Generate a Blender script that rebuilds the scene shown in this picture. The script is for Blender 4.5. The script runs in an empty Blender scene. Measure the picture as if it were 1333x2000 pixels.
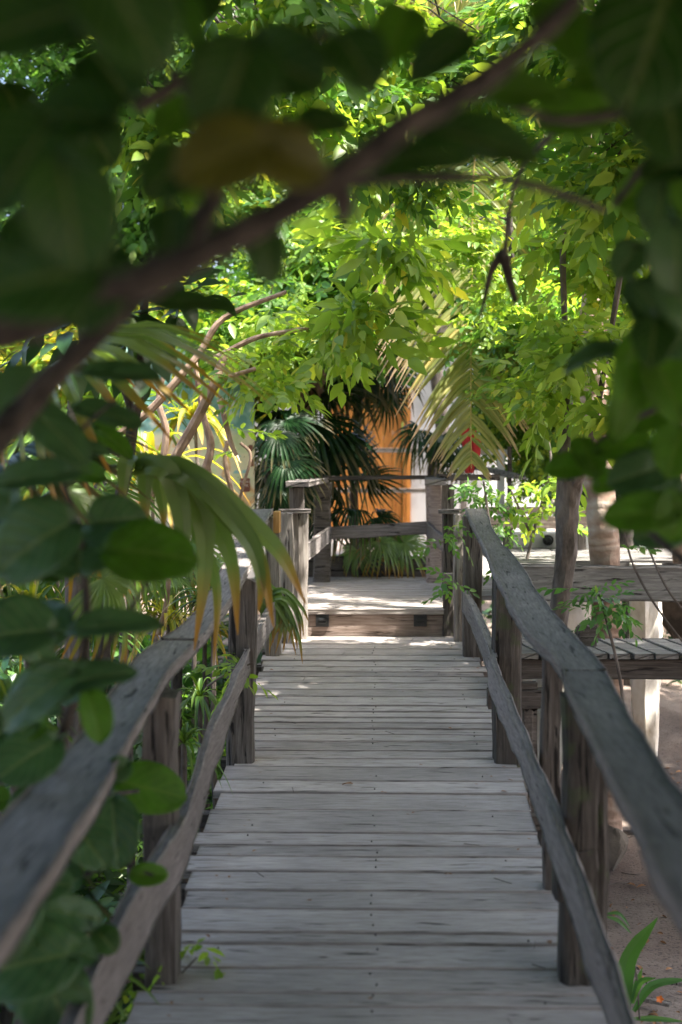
import bpy, math, random
import numpy as np
from mathutils import Vector, Matrix

R = math.radians
rng = np.random.default_rng(7)
random.seed(7)
SC = bpy.context.scene
COL = SC.collection

# ------------------------------------------------------------------ camera
FPX, YH, XV = 2778.0, 900.0, 731.0
CAM = np.array([0.0, 0.0, 1.64])
PITCH = math.atan((1000 - YH) / FPX)
YAW = math.atan((XV - 666.5) / FPX)
cam_d = bpy.data.cameras.new('camera')
cam_o = bpy.data.objects.new('camera', cam_d)
COL.objects.link(cam_o)
cam_o.location = CAM
cam_o.rotation_euler = (R(90) - PITCH, 0, YAW)
cam_d.sensor_fit = 'VERTICAL'
cam_d.sensor_height = 36
cam_d.lens = 50
cam_d.clip_start = 0.05
cam_d.clip_end = 500
cam_d.dof.use_dof = True
cam_d.dof.focus_distance = 7.8
cam_d.dof.aperture_fstop = 2.1
SC.camera = cam_o

# ------------------------------------------------------------------ world, sun, exposure
SUN_EL, SUN_DIR = 62.0, (0.80, -0.40)
w = bpy.data.worlds.new('World')
SC.world = w
w.use_nodes = True
nt = w.node_tree
bg = nt.nodes['Background']
sky = nt.nodes.new('ShaderNodeTexSky')
sky.sky_type = 'NISHITA'
sky.sun_disc = False
sky.sun_elevation = R(SUN_EL)
sky.sun_rotation = math.atan2(SUN_DIR[0], SUN_DIR[1])
sky.air_density = 1.0
sky.dust_density = 5
nt.links.new(sky.outputs[0], bg.inputs[0])
bg.inputs[1].default_value = 0.15
sun_d = bpy.data.lights.new('sun', 'SUN')
sun_d.energy = 5.0
sun_d.angle = R(0.8)
sun_d.color = (1.0, 0.95, 0.86)
sun_o = bpy.data.objects.new('sun', sun_d)
COL.objects.link(sun_o)
_h = math.hypot(*SUN_DIR)
sdir = Vector((SUN_DIR[0] / _h * math.cos(R(SUN_EL)), SUN_DIR[1] / _h * math.cos(R(SUN_EL)), math.sin(R(SUN_EL))))
sun_o.rotation_euler = sdir.to_track_quat('Z', 'Y').to_euler()
sun_o.location = (3, -3, 8)
SC.view_settings.view_transform = 'Standard'
SC.view_settings.look = 'None'
SC.view_settings.gamma = 1
SC.view_settings.exposure = 2.25
SC.cycles.max_bounces = 7
SC.cycles.diffuse_bounces = 4
SC.cycles.glossy_bounces = 2
SC.cycles.transmission_bounces = 4
SC.cycles.transparent_max_bounces = 4
SC.cycles.sample_clamp_indirect = 6

# ------------------------------------------------------------------ helpers
_fw = np.array([-math.sin(YAW) * math.cos(PITCH), math.cos(YAW) * math.cos(PITCH), -math.sin(PITCH)])
_rt = np.array([math.cos(YAW), math.sin(YAW), 0.0])
_up = np.cross(_rt, _fw)


def P(px, py, d):
    """the point of the place seen at this pixel of the photograph, at depth y = d"""
    v = _rt * (px - 666.5) / FPX + _up * (1000 - py) / FPX + _fw
    return CAM + v * (d / v[1])


def nrm(v):
    v = np.asarray(v, float)
    return v / (np.linalg.norm(v) + 1e-9)


class MB:
    """collects geometry for one mesh object"""

    def __init__(s):
        s.v, s.l, s.t, s.m, s.uv, s.n = [], [], [], [], [], 0

    def add(s, v, faces, mi=0, uv=None):
        v = np.asarray(v, float).reshape(-1, 3)
        s.v.append(v)
        if isinstance(faces, np.ndarray):
            s.l.append((faces + s.n).ravel())
            s.t.append(np.full(len(faces), faces.shape[1]))
            s.m.append(np.full(len(faces), mi))
        else:
            for f in faces:
                s.l.append(np.array(f) + s.n)
            s.t.append(np.array([len(f) for f in faces]))
            s.m.append(np.full(len(faces), mi))
        s.uv.append(np.zeros((len(v), 2)) if uv is None else uv)
        s.n += len(v)

    def inst(s, tpl, mats, locs, mi=0):
        tv, tf, tu = tpl
        K, n = len(locs), len(tv)
        v = np.einsum('kij,nj->kni', mats, tv) + locs[:, None, :]
        f = (tf[None, :, :] + (np.arange(K) * n)[:, None, None]).reshape(-1, tf.shape[1])
        s.add(v.reshape(-1, 3), f, mi, np.tile(tu, (K, 1)))

    def build(s, name, mats, parent=None, smooth=True, loc=None):
        if not isinstance(mats, (list, tuple)):
            mats = [mats]
        v = np.concatenate(s.v)
        if parent is not None:
            v = v - WL[parent.name]
        elif loc is not None:
            v = v - np.asarray(loc)
        l = np.concatenate(s.l).astype(np.int32)
        t = np.concatenate(s.t).astype(np.int32)
        me = bpy.data.meshes.new(name)
        me.vertices.add(len(v))
        me.vertices.foreach_set('co', v.astype(np.float32).ravel())
        me.loops.add(len(l))
        me.loops.foreach_set('vertex_index', l)
        me.polygons.add(len(t))
        me.polygons.foreach_set('loop_start', np.concatenate([[0], np.cumsum(t)[:-1]]).astype(np.int32))
        me.polygons.foreach_set('material_index', np.concatenate(s.m).astype(np.int32))
        me.polygons.foreach_set('use_smooth', np.full(len(t), smooth))
        for m in mats:
            me.materials.append(m)
        uvl = me.uv_layers.new(name='uv')
        uvl.data.foreach_set('uv', np.concatenate(s.uv)[l].astype(np.float32).ravel())
        me.update(calc_edges=True)
        me.validate()
        if smooth and len(v) < 20000:
            me.set_sharp_from_angle(angle=R(32))
        o = bpy.data.objects.new(name, me)
        COL.objects.link(o)
        if parent is not None:
            o.parent = parent
            WL[o.name] = WL[parent.name]
        else:
            o.location = (0, 0, 0) if loc is None else tuple(loc)
            WL[o.name] = np.zeros(3) if loc is None else np.asarray(loc, float)
        return o


WL = {}


def thing(name, label, cat, loc, group=None):
    o = bpy.data.objects.new(name, None)
    o.empty_display_size = 0.1
    COL.objects.link(o)
    o.location = tuple(loc)
    WL[o.name] = np.asarray(loc, float)
    o['label'] = label
    o['category'] = cat
    if group:
        o['group'] = group
    return o


def tag(o, label, cat, group=None):
    o['label'] = label
    o['category'] = cat
    if group:
        o['group'] = group
    return o


def frames(path):
    path = np.asarray(path, float)
    t = np.gradient(path, axis=0)
    t /= np.linalg.norm(t, axis=1)[:, None] + 1e-9
    return path, t


def resample(pts, step):
    pts = np.asarray(pts, float)
    d = np.concatenate([[0], np.cumsum(np.linalg.norm(np.diff(pts[:, :3], axis=0), axis=1))])
    n = max(2, int(d[-1] / step) + 1)
    s = np.linspace(0, d[-1], n)
    return np.stack([np.interp(s, d, pts[:, k]) for k in range(pts.shape[1])], 1)


def smooth_path(pts, k=6):
    """Catmull-Rom through the points (any number of columns)"""
    p = np.asarray(pts, float)
    p = np.vstack([2 * p[0] - p[1], p, 2 * p[-1] - p[-2]])
    out = []
    for i in range(1, len(p) - 2):
        for u in np.linspace(0, 1, k, endpoint=False):
            a, b, c, d = p[i - 1], p[i], p[i + 1], p[i + 2]
            out.append(.5 * (2 * b + (c - a) * u + (2 * a - 5 * b + 4 * c - d) * u * u + (3 * b - a - 3 * c + d) * u ** 3))
    out.append(p[-2])
    return np.array(out)


def tube(mb, path, rad, n=8, mi=0, rough=0.06, cap=True):
    path, t = frames(path)
    m = len(path)
    rad = np.broadcast_to(np.asarray(rad, float), (m,))
    ref = np.array([0.0, 0.0, 1.0]) if abs(t[0][2]) < .8 else np.array([0.0, 1.0, 0.0])
    vs = []
    x = nrm(np.cross(ref, t[0]))
    for i in range(m):
        x = nrm(x - t[i] * np.dot(x, t[i]))
        y = np.cross(t[i], x)
        a = np.arange(n) / n * 2 * math.pi
        r = rad[i] * (1 + rough * rng.standard_normal(n))
        vs.append(path[i] + np.outer(np.cos(a) * r, x) + np.outer(np.sin(a) * r, y))
    v = np.concatenate(vs)
    i = np.arange(m - 1)[:, None] * n
    j = np.arange(n)[None, :]
    f = np.stack([i + j, i + (j + 1) % n, i + n + (j + 1) % n, i + n + j], -1).reshape(-1, 4)
    uv = np.stack([np.tile(np.arange(n) / n, m), np.repeat(np.linspace(0, 1, m), n)], 1)
    mb.add(v, f, mi, uv)
    if cap:
        mb.add(vs[0], [tuple(range(n))[::-1]], mi)
        mb.add(vs[-1], [tuple(range(n))], mi)


def snoise(n, amp, k=3):
    """smooth random sequence"""
    if n < 2:
        return np.zeros(n)
    m = max(3, n // k + 2)
    return np.interp(np.linspace(0, 1, n), np.linspace(0, 1, m), rng.standard_normal(m) * amp)


def sweep(mb, path, W, H, side, ch=0.006, jit=0.003, step=0.07, mi=0, sec=None, tw=None):
    """a timber with a chamfered rectangular section, W across `side`, H across the other way; weathered edges"""
    p = np.column_stack([np.asarray(path, float), np.broadcast_to(W, len(path)), np.broadcast_to(H, len(path))])
    p = resample(p, step)
    c, t = frames(p[:, :3])
    n = len(c)
    side = np.asarray(side, float)
    if side.ndim == 1:
        side = np.tile(side, (n, 1))
    base = np.array([(-1, -1, 0, 1), (-1, -1, 1, 0), (-1, 1, 1, 0), (-1, 1, 0, -1), (1, 1, 0, -1), (1, 1, -1, 0), (1, -1, -1, 0), (1, -1, 0, 1)], float)
    k = 8
    offs = [snoise(n, jit) for _ in range(4)]
    fine = rng.standard_normal((n, k)) * jit * .35
    vs = []
    for i in range(n):
        s = nrm(side[i] - t[i] * np.dot(side[i], t[i]))
        u = np.cross(s, t[i])
        if tw is not None:
            a = tw * (i / max(1, n - 1))
            s, u = s * math.cos(a) + u * math.sin(a), u * math.cos(a) - s * math.sin(a)
        w2, h2 = p[i, 3] / 2, p[i, 4] / 2
        x = base[:, 0] * w2 + base[:, 2] * ch + np.where(base[:, 0] > 0, offs[0][i], offs[1][i]) + fine[i]
        y = base[:, 1] * h2 + base[:, 3] * ch + np.where(base[:, 1] > 0, offs[2][i], offs[3][i]) * .6
        vs.append(c[i] + np.outer(x, s) + np.outer(y, u))
    v = np.concatenate(vs)
    i = np.arange(n - 1)[:, None] * k
    j = np.arange(k)[None, :]
    f = np.stack([i + j, i + (j + 1) % k, i + k + (j + 1) % k, i + k + j], -1).reshape(-1, 4)
    mb.add(np.concatenate([v]), list(map(tuple, f)) + [tuple(range(k))[::-1], tuple(range((n - 1) * k, n * k))], mi)


def post(mb, x0, x1, y0, y1, z0, z1, dx=0.0, dy=0.0, jit=0.006, n=20, mi=0, taper=0.0):
    """a rustic hewn post: lumpy section, grooves running up it; (dx, dy) leans the top"""
    zz = np.linspace(z0, z1, max(6, int((z1 - z0) / .06)))
    a = (np.arange(n) + .5) / n * 2 * math.pi
    sq = 1 / np.maximum(np.abs(np.cos(a)), np.abs(np.sin(a)))
    r = np.minimum(sq, 1.27)
    r = r * (1 + rng.standard_normal(n) * .035)
    cx, cy, hx, hy = (x0 + x1) / 2, (y0 + y1) / 2, (x1 - x0) / 2, (y1 - y0) / 2
    vs = []
    ox, oy = snoise(len(zz), jit), snoise(len(zz), jit)
    for i, z in enumerate(zz):
        q = (z - z0) / (z1 - z0)
        rr = r * (1 + rng.standard_normal(n) * .012) * (1 - taper * q)
        vs.append(np.stack([cx + ox[i] + dx * q + np.cos(a) * rr * hx, cy + oy[i] + dy * q + np.sin(a) * rr * hy, np.full(n, z) + (rng.standard_normal(n) * .006 if i in (len(zz) - 1,) else 0)], 1))
    v = np.concatenate(vs)
    m = len(zz)
    i = np.arange(m - 1)[:, None] * n
    j = np.arange(n)[None, :]
    f = np.stack([i + j, i + (j + 1) % n, i + n + (j + 1) % n, i + n + j], -1).reshape(-1, 4)
    mb.add(v, list(map(tuple, f)) + [tuple(range((m - 1) * n, m * n))], mi)


def box(mb, x0, x1, y0, y1, z0, z1, mi=0):
    v = [(x, y, z) for z in (z0, z1) for y in (y0, y1) for x in (x0, x1)]
    mb.add(v, np.array([(0, 2, 3, 1), (4, 5, 7, 6), (0, 1, 5, 4), (2, 6, 7, 3), (0, 4, 6, 2), (1, 3, 7, 5)]), mi)


def bevel(o, w=0.004, seg=2):
    m = o.modifiers.new('bevel', 'BEVEL')
    m.width = w
    m.segments = seg
    m.limit_method = 'ANGLE'
    return o


def strip(mb, pts, wid, nor, fold=0.25, mi=0):
    """a leaf blade along pts, wid = full widths, nor = rough face normal, folded along its middle"""
    pts, t = frames(pts)
    m = len(pts)
    s = np.cross(t, np.broadcast_to(nor, (m, 3)))
    s /= np.linalg.norm(s, axis=1)[:, None] + 1e-9
    u = np.cross(s, t)
    wid = np.broadcast_to(wid, (m,))[:, None]
    a = pts - s * wid / 2 + u * wid * fold / 2
    b = pts
    c = pts + s * wid / 2 + u * wid * fold / 2
    v = np.stack([a, b, c], 1).reshape(-1, 3)
    i = np.arange(m - 1)[:, None] * 3
    f = np.concatenate([i + np.array([0, 1, 4, 3]), i + np.array([1, 2, 5, 4])]).reshape(-1, 4)
    uv = np.stack([np.tile([0, .5, 1], m), np.repeat(np.linspace(0, 1, m), 3)], 1)
    mb.add(v, f, mi, uv)


def leaf_tpl(L, W, nu=2, nv=4, prof='oval', fold=.15, droop=.2, wave=0.0, seed=0):
    r = np.random.default_rng(seed)
    us = np.linspace(-1, 1, nu + 1)
    vsx = np.linspace(0, 1, nv + 1)
    V, U = [], []
    for b in vsx:
        if prof == 'oval':
            h = math.sin(math.pi * min(1, b ** .85)) ** .8 if 0 < b < 1 else .02
        elif prof == 'round':
            h = math.sqrt(max(0, 1 - (2 * b - 1) ** 2)) * (1 + .10 * math.cos(3 * b)) if 0 < b < 1 else .0
            h = max(h, .16 if b == 0 else .03)
        else:
            h = (1 - b) ** .7 * min(1, b * 6 + .2)
        for a in us:
            x = a * h * W / 2
            y = b * L
            if prof == 'round':
                y -= .10 * L * (1 - b) ** 3 * (-abs(a)) * 1.2 * (-1)
            z = fold * abs(x) - droop * L * b * b
            if wave:
                z += wave * L * math.sin(7 * b + 2.5 * a + seed) * abs(a) + wave * L * .5 * r.standard_normal()
            V.append((x, y, z))
            U.append((a * .5 + .5, b))
    F = []
    for j in range(nv):
        for i in range(nu):
            q = j * (nu + 1) + i
            F.append((q, q + 1, q + nu + 2, q + nu + 1))
    return np.array(V), np.array(F), np.array(U)


def merge_tpl(items):
    V, F, U, n = [], [], [], 0
    for (v, f, u), M, l in items:
        V.append(v @ M.T + l)
        F.append(f + n)
        U.append(u)
        n += len(v)
    return np.concatenate(V), np.concatenate(F), np.concatenate(U)


def rot(ax, a):
    return np.array(Matrix.Rotation(a, 3, ax))


def sprig(n, L, W, length, spread=1.0, seed=0, pinn=True, droop=.25):
    """a twig tip with n leaves set along it (only the leaves)"""
    r = np.random.default_rng(seed)
    it = []
    for i in range(n):
        s = (i + .6) / n
        sd = 1 if i % 2 else -1
        ang = sd * r.uniform(.7, 1.25) * spread * (1 - .55 * s)
        if i == n - 1:
            ang = r.uniform(-.2, .2)
        sc = r.uniform(.7, 1.1) * (.75 + .25 * math.sin(math.pi * s))
        lf = leaf_tpl(L * sc, W * sc, 2, 3, 'oval', .25, r.uniform(.0, droop))
        M = rot('Z', -ang) @ rot('Y', r.uniform(-.5, .5)) @ rot('X', r.uniform(-.55, .25))
        it.append((lf, M, np.array([0, s * length, -.12 * length * s * s])))
    return merge_tpl(it)


def rand_mats(K, pitch=(-1.0, .3), roll=.6, scale=(.7, 1.25), yaw=None):
    out = np.empty((K, 3, 3))
    for k in range(K):
        y = rng.uniform(0, 2 * math.pi) if yaw is None else rng.normal(*yaw)
        out[k] = rot('Z', y) @ rot('X', rng.uniform(*pitch)) @ rot('Y', rng.normal(0, roll)) * rng.uniform(*scale)
    return out


def blob_pts(c, r, n, shell=.5, seed=None, clump=None):
    """points through an ellipsoid gathered in uneven clumps"""
    c, r = np.asarray(c, float), np.asarray(r, float)
    nc = clump or max(4, n // 22)
    d = rng.standard_normal((nc, 3))
    d /= np.linalg.norm(d, axis=1)[:, None]
    cc = d * (rng.uniform(shell, 1, (nc, 1)))
    k = rng.integers(0, nc, n)
    q = cc[k] + rng.standard_normal((n, 3)) * .24
    return c + q * r


# ------------------------------------------------------------------ materials
def mat(name):
    m = bpy.data.materials.new(name)
    m.use_nodes = True
    n = m.node_tree
    return m, n, n.nodes, n.links, n.nodes['Principled BSDF']


def ramp(N, stops, interp='LINEAR'):
    r = N.new('ShaderNodeValToRGB')
    r.color_ramp.interpolation = interp
    e = r.color_ramp.elements
    while len(e) < len(stops):
        e.new(.5)
    for k, (p, c) in enumerate(stops):
        e[k].position = p
        e[k].color = (c[0], c[1], c[2], 1) if hasattr(c, '__len__') else (c, c, c, 1)
    return r


def wood(name, dark, mid, light, axis, grain=1.0, crack=.5, bump=.5, moss=None, rough=.82):
    m, n, N, Lk, b = mat(name)
    tc = N.new('ShaderNodeTexCoord')
    geo = N.new('ShaderNodeNewGeometry')
    add = N.new('ShaderNodeVectorMath')
    add.operation = 'ADD'
    sc = N.new('ShaderNodeVectorMath')
    sc.operation = 'SCALE'
    comb = N.new('ShaderNodeCombineXYZ')
    mul = N.new('ShaderNodeMath')
    mul.operation = 'MULTIPLY'
    mul.inputs[1].default_value = 37.0
    Lk.new(geo.outputs['Random Per Island'], mul.inputs[0])
    for i in range(3):
        Lk.new(mul.outputs[0], comb.inputs[i])
    Lk.new(tc.outputs['Object'], add.inputs[0])
    Lk.new(comb.outputs[0], add.inputs[1])
    mp = N.new('ShaderNodeMapping')
    s = [34.0 * grain] * 3
    s['XYZ'.index(axis)] = 2.3 * grain
    mp.inputs['Scale'].default_value = s
    Lk.new(add.outputs[0], mp.inputs[0])
    g = N.new('ShaderNodeTexNoise')
    g.inputs['Scale'].default_value = 2.2
    g.inputs['Detail'].default_value = 9
    g.inputs['Roughness'].default_value = .68
    g.inputs['Distortion'].default_value = .35
    Lk.new(mp.outputs[0], g.inputs['Vector'])
    bl = N.new('ShaderNodeTexNoise')
    bl.inputs['Scale'].default_value = 3.3
    bl.inputs['Detail'].default_value = 5
    Lk.new(add.outputs[0], bl.inputs['Vector'])
    r1 = ramp(N, [(.28, dark), (.5, mid), (.74, light)])
    Lk.new(g.outputs['Fac'], r1.inputs[0])
    # blotches and a tone per board
    hsv = N.new('ShaderNodeHueSaturation')
    ma = N.new('ShaderNodeMath')
    ma.operation = 'MULTIPLY_ADD'
    ma.inputs[1].default_value = .42
    ma.inputs[2].default_value = .46
    Lk.new(geo.outputs['Random Per Island'], ma.inputs[0])
    mb_ = N.new('ShaderNodeMath')
    mb_.operation = 'MULTIPLY_ADD'
    mb_.inputs[1].default_value = .75
    Lk.new(bl.outputs['Fac'], mb_.inputs[0])
    Lk.new(ma.outputs[0], mb_.inputs[2])
    Lk.new(mb_.outputs[0], hsv.inputs['Value'])
    Lk.new(r1.outputs[0], hsv.inputs['Color'])
    # splits that run with the grain
    mp2 = N.new('ShaderNodeMapping')
    s2 = [15.0] * 3
    s2['XYZ'.index(axis)] = 1.3
    mp2.inputs['Scale'].default_value = s2
    mp2.inputs['Rotation'].default_value = (.02, .01, .03)
    Lk.new(add.outputs[0], mp2.inputs[0])
    ck = N.new('ShaderNodeTexNoise')
    ck.inputs['Scale'].default_value = 3.0
    ck.inputs['Detail'].default_value = 4
    ck.inputs['Distortion'].default_value = .6
    Lk.new(mp2.outputs[0], ck.inputs['Vector'])
    r2 = ramp(N, [(.30 + .05 * crack, 0), (.37 + .05 * crack, 1)])
    Lk.new(ck.outputs['Fac'], r2.inputs[0])
    mx = N.new('ShaderNodeMix')
    mx.data_type = 'RGBA'
    mx.inputs[6].default_value = (dark[0] * .35, dark[1] * .33, dark[2] * .32, 1)
    Lk.new(r2.outputs[0], mx.inputs[0])
    Lk.new(hsv.outputs[0], mx.inputs[7])
    # knots
    vor = N.new('ShaderNodeTexVoronoi')
    mp3 = N.new('ShaderNodeMapping')
    s3 = [6.5] * 3
    s3['XYZ'.index(axis)] = 2.6
    mp3.inputs['Scale'].default_value = s3
    Lk.new(add.outputs[0], mp3.inputs[0])
    Lk.new(mp3.outputs[0], vor.inputs['Vector'])
    vor.inputs['Scale'].default_value = 1.0
    r3 = ramp(N, [(.02, 1), (.055, 0)])
    Lk.new(vor.outputs['Distance'], r3.inputs[0])
    mk = N.new('ShaderNodeMix')
    mk.data_type = 'RGBA'
    mk.inputs[7].default_value = (dark[0] * .5, dark[1] * .42, dark[2] * .38, 1)
    Lk.new(r3.outputs[0], mk.inputs[0])
    Lk.new(mx.outputs[2], mk.inputs[6])
    out = mk.outputs[2]
    if moss:
        mn = N.new('ShaderNodeTexNoise')
        mn.inputs['Scale'].default_value = 9
        mn.inputs['Detail'].default_value = 6
        Lk.new(add.outputs[0], mn.inputs['Vector'])
        r4 = ramp(N, [(.56, 0), (.68, .8)])
        Lk.new(mn.outputs['Fac'], r4.inputs[0])
        m4 = N.new('ShaderNodeMix')
        m4.data_type = 'RGBA'
        m4.inputs[7].default_value = (*moss, 1)
        Lk.new(r4.outputs[0], m4.inputs[0])
        Lk.new(out, m4.inputs[6])
        out = m4.outputs[2]
    Lk.new(out, b.inputs['Base Color'])
    b.inputs['Roughness'].default_value = rough
    b.inputs['Specular IOR Level'].default_value = .35
    bm = N.new('ShaderNodeBump')
    bm.inputs['Strength'].default_value = bump
    bm.inputs['Distance'].default_value = .006
    hm = N.new('ShaderNodeMath')
    hm.operation = 'MULTIPLY'
    Lk.new(g.outputs['Fac'], hm.inputs[0])
    Lk.new(r2.outputs[0], hm.inputs[1])
    Lk.new(hm.outputs[0], bm.inputs['Height'])
    Lk.new(bm.outputs[0], b.inputs['Normal'])
    return m


def leafm(name, a, b_, trans=.4, tcol=None, rough=.42, veins=None, spec=.5, tip=None):
    m, n, N, Lk, b = mat(name)
    geo = N.new('ShaderNodeNewGeometry')
    mid = tuple((x + y) / 2 for x, y in zip(a, b_))
    r = ramp(N, [(0, a), (.5, mid), (.93, b_), (1, (b_[0] * 1.6 + .02, b_[1] * 1.15, b_[2]))])
    Lk.new(geo.outputs['Random Per Island'], r.inputs[0])
    col = r.outputs[0]
    uv = N.new('ShaderNodeUVMap')
    sp = N.new('ShaderNodeSeparateXYZ')
    Lk.new(uv.outputs[0], sp.inputs[0])
    nz = N.new('ShaderNodeTexNoise')
    tc = N.new('ShaderNodeTexCoord')
    Lk.new(tc.outputs['Object'], nz.inputs['Vector'])
    nz.inputs['Scale'].default_value = 22 if veins else 3
    nz.inputs['Detail'].default_value = 4
    hs = N.new('ShaderNodeHueSaturation')
    mm = N.new('ShaderNodeMath')
    mm.operation = 'MULTIPLY_ADD'
    mm.inputs[1].default_value = .9
    mm.inputs[2].default_value = .55
    Lk.new(nz.outputs['Fac'], mm.inputs[0])
    Lk.new(mm.outputs[0], hs.inputs['Value'])
    Lk.new(col, hs.inputs['Color'])
    col = hs.outputs[0]
    if tip:
        # dry ends
        r5 = ramp(N, [(.72, 0), (.93, 1)])
        Lk.new(sp.outputs[1], r5.inputs[0])
        mt = N.new('ShaderNodeMix')
        mt.data_type = 'RGBA'
        mt.inputs[7].default_value = (*tip, 1)
        Lk.new(r5.outputs[0], mt.inputs[0])
        Lk.new(col, mt.inputs[6])
        col = mt.outputs[2]
    if veins:
        # midrib and side veins, from the leaf's own uv
        ab = N.new('ShaderNodeMath')
        ab.operation = 'SUBTRACT'
        ab.inputs[1].default_value = .5
        Lk.new(sp.outputs[0], ab.inputs[0])
        ab2 = N.new('ShaderNodeMath')
        ab2.operation = 'ABSOLUTE'
        Lk.new(ab.outputs[0], ab2.inputs[0])
        k = N.new('ShaderNodeMath')
        k.operation = 'MULTIPLY_ADD'
        k.inputs[1].default_value = -.9
        Lk.new(ab2.outputs[0], k.inputs[0])
        Lk.new(sp.outputs[1], k.inputs[2])
        s = N.new('ShaderNodeMath')
        s.operation = 'MULTIPLY'
        s.inputs[1].default_value = 6.0
        Lk.new(k.outputs[0], s.inputs[0])
        fr = N.new('ShaderNodeMath')
        fr.operation = 'PINGPONG'
        fr.inputs[1].default_value = .5
        Lk.new(s.outputs[0], fr.inputs[0])
        rv = ramp(N, [(.0, 1), (.09, 0)])
        Lk.new(fr.outputs[0], rv.inputs[0])
        rm = ramp(N, [(.018, 1), (.04, 0)])
        Lk.new(ab2.outputs[0], rm.inputs[0])
        mxx = N.new('ShaderNodeMath')
        mxx.operation = 'MAXIMUM'
        Lk.new(rv.outputs[0], mxx.inputs[0])
        Lk.new(rm.outputs[0], mxx.inputs[1])
        mv = N.new('ShaderNodeMix')
        mv.data_type = 'RGBA'
        mv.inputs[7].default_value = (*veins, 1)
        sc_ = N.new('ShaderNodeMath')
        sc_.operation = 'MULTIPLY'
        sc_.inputs[1].default_value = .8
        Lk.new(mxx.outputs[0], sc_.inputs[0])
        Lk.new(sc_.outputs[0], mv.inputs[0])
        Lk.new(col, mv.inputs[6])
        col = mv.outputs[2]
        bm = N.new('ShaderNodeBump')
        bm.inputs['Strength'].default_value = .5
        bm.inputs['Distance'].default_value = .004
        bm.invert = True
        Lk.new(mxx.outputs[0], bm.inputs['Height'])
        Lk.new(bm.outputs[0], b.inputs['Normal'])
    Lk.new(col, b.inputs['Base Color'])
    b.inputs['Roughness'].default_value = rough
    b.inputs['Specular IOR Level'].default_value = spec
    tr = N.new('ShaderNodeBsdfTranslucent')
    tm = N.new('ShaderNodeMix')
    tm.data_type = 'RGBA'
    tm.blend_type = 'MULTIPLY'
    tm.inputs[0].default_value = 1
    tm.inputs[7].default_value = (*(tcol or (1.9, 1.5, .5)), 1)
    Lk.new(col, tm.inputs[6])
    Lk.new(tm.outputs[2], tr.inputs['Color'])
    ms = N.new('ShaderNodeMixShader')
    ms.inputs[0].default_value = trans
    Lk.new(b.outputs[0], ms.inputs[1])
    Lk.new(tr.outputs[0], ms.inputs[2])
    Lk.new(ms.outputs[0], N['Material Output'].inputs[0])
    return m


def plain(name, c1, c2, scale=6, rough=.85, bump=.2, stretch=(1, 1, 1), detail=6, lo=.35, hi=.65, c3=None):
    m, n, N, Lk, b = mat(name)
    tc = N.new('ShaderNodeTexCoord')
    mp = N.new('ShaderNodeMapping')
    mp.inputs['Scale'].default_value = stretch
    Lk.new(tc.outputs['Object'], mp.inputs[0])
    nz = N.new('ShaderNodeTexNoise')
    nz.inputs['Scale'].default_value = scale
    nz.inputs['Detail'].default_value = detail
    nz.inputs['Roughness'].default_value = .62
    Lk.new(mp.outputs[0], nz.inputs['Vector'])
    st = [(lo, c1), (hi, c2)] + ([(min(1, hi + .12), c3)] if c3 else [])
    r = ramp(N, st)
    Lk.new(nz.outputs['Fac'], r.inputs[0])
    Lk.new(r.outputs[0], b.inputs['Base Color'])
    b.inputs['Roughness'].default_value = rough
    bm = N.new('ShaderNodeBump')
    bm.inputs['Strength'].default_value = bump
    bm.inputs['Distance'].default_value = .02
    Lk.new(nz.outputs['Fac'], bm.inputs['Height'])
    Lk.new(bm.outputs[0], b.inputs['Normal'])
    return m


M = {}
G1, G2, G3 = (.16, .136, .124), (.335, .297, .276), (.45, .405, .38)
M['deckX'] = wood('weathered_deck_wood', G1, G2, G3, 'X', 1.6, .1, .8)
M['railY'] = wood('weathered_rail_wood', (.085, .073, .068), (.175, .154, .145), (.28, .25, .238), 'Y', 1.5, .0, .8)
M['railX'] = wood('weathered_cross_wood', (.08, .067, .061), (.16, .138, .128), (.27, .243, .228), 'X', 1.0, .6, .5)
M['postZ'] = wood('weathered_post_wood', (.035, .028, .024), (.095, .08, .07), (.19, .168, .15), 'Z', .8, 1.2, .9)
M['postD'] = wood('dark_post_wood', (.02, .016, .013), (.05, .042, .036), (.11, .095, .082), 'Z', .8, 1.4, 1.0, moss=(.055, .07, .03))
M['postL'] = wood('pale_post_wood', (.10, .082, .07), (.21, .183, .163), (.36, .33, .30), 'Z', .8, 1.1, .9)
M['riser'] = wood('brown_riser_wood', (.12, .085, .068), (.25, .19, .16), (.38, .31, .27), 'X', .9, .6, .5)
M['dwood'] = wood('old_dark_wood', (.035, .028, .024), (.085, .07, .06), (.16, .14, .125), 'X', .8, .8, .7)
M['upwood'] = wood('upper_deck_wood', (.08, .075, .07), (.17, .16, .15), (.30, .29, .27), 'X', .8, .8, .7)
M['orange'] = wood('orange_door_wood', (.30, .10, .015), (.42, .165, .033), (.52, .23, .06), 'Z', .5, .2, .2, rough=.5)
M['block'] = wood('fresh_block_wood', (.34, .16, .05), (.50, .27, .09), (.62, .37, .15), 'Z', .9, .2, .3)
M['bark'] = plain('grey_brown_bark', (.05, .038, .03), (.17, .14, .12), 16, .9, .8, (1, 1, .35))
M['barkD'] = plain('dark_bark', (.014, .011, .008), (.075, .06, .048), 30, .9, .8, (1, 1, .5))
M['barkT'] = plain('tan_bark', (.17, .105, .07), (.40, .28, .20), 12, .85, .5, (1, 1, .5))
M['wall'] = plain('white_stained_render', (.36, .35, .34), (.60, .59, .57), 2.2, .9, .15, (1, 1, .7), 8, .3, .6)
M['white'] = plain('white_paint', (.55, .55, .54), (.72, .72, .71), 5, .6, .1)
M['black'] = plain('black_plastic', (.008, .009, .01), (.02, .022, .024), 8, .4, .05)
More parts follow.
